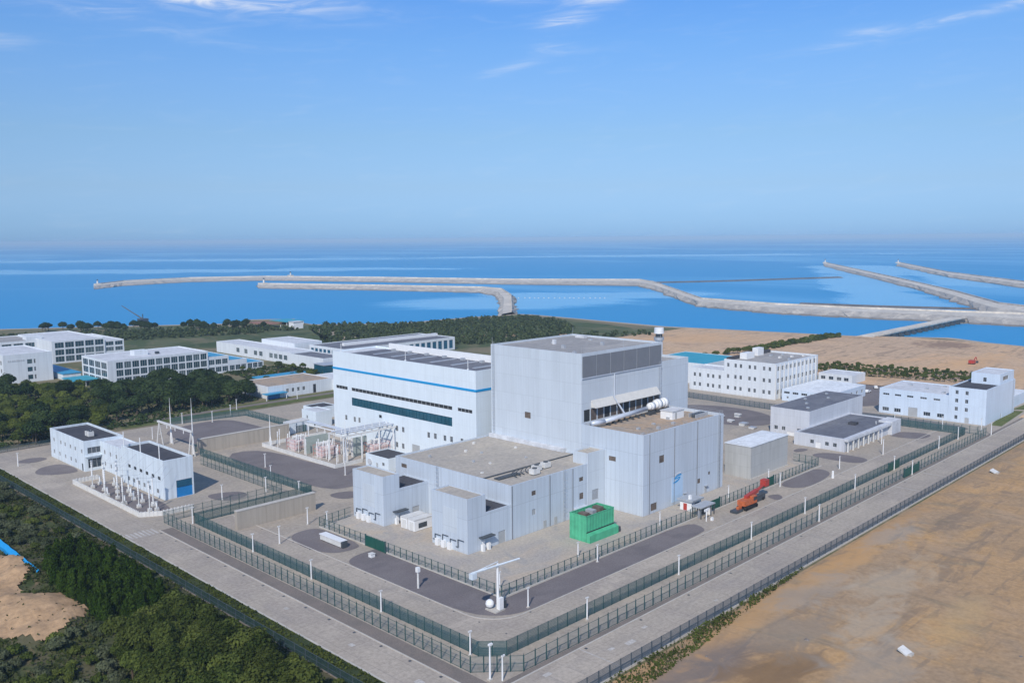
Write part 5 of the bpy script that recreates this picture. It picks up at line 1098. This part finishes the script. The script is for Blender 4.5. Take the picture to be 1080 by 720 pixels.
# ------------------------------------------------------------------ sky, sun, air, camera
EL, AZ = 40.0, 212.0          # the sun stands behind the camera's left shoulder: direction to it, degrees from +X
sd=Vector((cos(radians(AZ))*cos(radians(EL)),sin(radians(AZ))*cos(radians(EL)),sin(radians(EL))))
sl=bpy.data.lights.new('sun','SUN'); sl.energy=3.5; sl.angle=radians(.53); sl.color=(1.0,.945,.87)
so=bpy.data.objects.new('sun',sl); COL.objects.link(so); so.rotation_euler=sd.to_track_quat('Z','Y').to_euler(); so.location=(0,0,200)
W=bpy.data.worlds.new('World'); sc.world=W; W.use_nodes=True; nt=W.node_tree; nt.nodes.clear()
def wn(t,ins=None,**kw):
    nd=nt.nodes.new(t)
    for k,v in kw.items(): setattr(nd,k,v)
    for k,v in (ins or {}).items():
        if isinstance(v,bpy.types.NodeSocket): nt.links.new(v,nd.inputs[k])
        else: nd.inputs[k].default_value=v
    return nd
def wm(op,a,b=0.0,c=0.0): return wn('ShaderNodeMath',{0:a,1:b,2:c},operation=op).outputs[0]
sky=wn('ShaderNodeTexSky',sky_type='NISHITA',sun_disc=False,sun_elevation=radians(EL),sun_rotation=radians(90-AZ),altitude=50,air_density=1.0,dust_density=.4,ozone_density=2.2)
geo=wn('ShaderNodeTexCoord').outputs['Generated']; s3=wn('ShaderNodeSeparateXYZ',{0:geo}).outputs
az=wm('ARCTAN2',s3[1],s3[0]); el=wm('ARCSINE',s3[2])
mr=wn('ShaderNodeMapRange',{0:el,1:0.0,2:.5,3:0.0,4:1.0}); rp=wn('ShaderNodeValToRGB',{0:mr.outputs[0]})   # clear blue coastal sky, grey violet band low over the sea
GR=[(0,(.37,.69,1.5)),(.049,(.41,.67,1.30)),(.113,(.52,.70,1.10)),(.22,(.64,.815,1.08)),(.33,(.69,.93,1.25)),(.41,(.68,.99,1.36)),(.52,(.60,1.0,1.5)),(1.0,(.95,1.2,1.5))]
E_=rp.color_ramp.elements; E_[0].color=(*GR[0][1],1); E_[1].position=1; E_[1].color=(*GR[-1][1],1)
for p_,c_ in GR[1:-1]:
    e=E_.new(p_); e.color=(*c_,1)
skc=wn('ShaderNodeMix',{0:1.0,6:sky.outputs[0],7:rp.outputs[0]},data_type='RGBA',blend_type='MULTIPLY').outputs[2]
cm=None
YAW=.775795
def pix(x,y): return YAW-math.atan((x-540)/936.3), math.atan((253-y+ (x-540)*-.0084)/936.3)
for x,y,rx,ry,slope,amp in ((165,8,130,15,-.08,2.2),(60,13,60,6,.02,2.0),(205,20,75,8,-.06,2.0),(130,2,90,8,-.1,1.2),(150,48,80,10,-.12,.25),(520,8,45,6,-.1,.5),(635,9,32,11,.1,.8),(598,33,25,8,.15,.8),(590,62,22,5,0,.35),(545,78,30,5,.25,.3),(1000,52,115,4,.13,.5),(905,60,26,4,.1,.5),(1090,42,50,4,.12,.4),(5,78,30,6,0,.25)):
    a0,e0=pix(x,y); da=wm('SUBTRACT',a0,az); de=wm('SUBTRACT',wm('SUBTRACT',el,e0),wm('MULTIPLY',da,slope))
    g=wm('ADD',wm('POWER',wm('DIVIDE',da,rx/936.3),2.0),wm('POWER',wm('DIVIDE',de,ry/936.3),2.0)); g=wm('MULTIPLY',wm('EXPONENT',wm('MULTIPLY',g,-1.0)),amp)
    cm=g if cm is None else wm('MAXIMUM',cm,g)
cv=wn('ShaderNodeCombineXYZ',{0:wm('MULTIPLY',az,9.0),1:wm('ADD',wm('MULTIPLY',el,55.0),wm('MULTIPLY',az,3.0))}).outputs[0]
nz=wn('ShaderNodeTexNoise',{'Vector':cv,'Scale':1.6,'Detail':8.0,'Roughness':.62,'Distortion':.8}).outputs['Fac']
nf=wn('ShaderNodeMapRange',{0:nz,1:.36,2:.70,3:0.0,4:1.0},interpolation_type='SMOOTHSTEP').outputs[0]
base=wn('ShaderNodeMapRange',{0:nz,1:.50,2:.80,3:0.0,4:.10},interpolation_type='SMOOTHSTEP').outputs[0]
cf=wm('ADD',wm('MINIMUM',.85,wm('MULTIPLY',cm,wm('ADD',wm('MULTIPLY',nf,.85),.12))),wm('MULTIPLY',base,.6))
cl=wn('ShaderNodeMix',{0:wm('MULTIPLY',cf,.95),6:skc,7:(8.5,8.9,9.6,1)},data_type='RGBA').outputs[2]
bg=wn('ShaderNodeBackground',{'Color':cl,'Strength':.10}); nt.links.new(bg.outputs[0],wn('ShaderNodeOutputWorld').inputs[0])

HAZE=1.0e-4
if HAZE:
    hb=MB(); hb.box(-31000,31000,-31000,31000,-4.2,86); h=hb.build('haze','white'); h['kind']='stuff'; h['label']='thin pale sea haze lying over the whole coast'; h['category']='haze'
    hm=bpy.data.materials.new('haze_air'); hm.use_nodes=True; hm.node_tree.nodes.clear(); ho=hm.node_tree.nodes.new('ShaderNodeOutputMaterial'); hv=hm.node_tree.nodes.new('ShaderNodeVolumePrincipled')
    hv.inputs['Color'].default_value=(.57,.79,1,1); hv.inputs['Density'].default_value=HAZE; hv.inputs['Anisotropy'].default_value=-.2
    hm.node_tree.links.new(hv.outputs[0],ho.inputs['Volume']); h.data.materials.clear(); h.data.materials.append(hm)
cam=bpy.data.cameras.new('camera'); cam.sensor_width=36; cam.lens=936.33/1080*36; cam.clip_end=100000; cam.clip_start=1
co=bpy.data.objects.new('camera',cam); COL.objects.link(co); sc.camera=co
PT,RL=.115863,-.0083885
f=Vector((cos(YAW)*cos(PT),sin(YAW)*cos(PT),-sin(PT))); r=Vector((sin(YAW),-cos(YAW),0)); u=r.cross(f)
r2=r*cos(RL)+u*sin(RL); u2=-r*sin(RL)+u*cos(RL)
from mathutils import Matrix
mx=Matrix((r2,u2,-f)).transposed().to_4x4(); mx.translation=(0,0,80); co.matrix_world=mx
sc.view_settings.view_transform='Standard'; sc.view_settings.look='None'; sc.view_settings.exposure=0.0; sc.view_settings.gamma=1.0; sc.view_settings.use_curve_mapping=False
sc.cycles.max_bounces=6; sc.cycles.transparent_max_bounces=16; sc.cycles.volume_bounces=0; sc.cycles.use_denoising=True
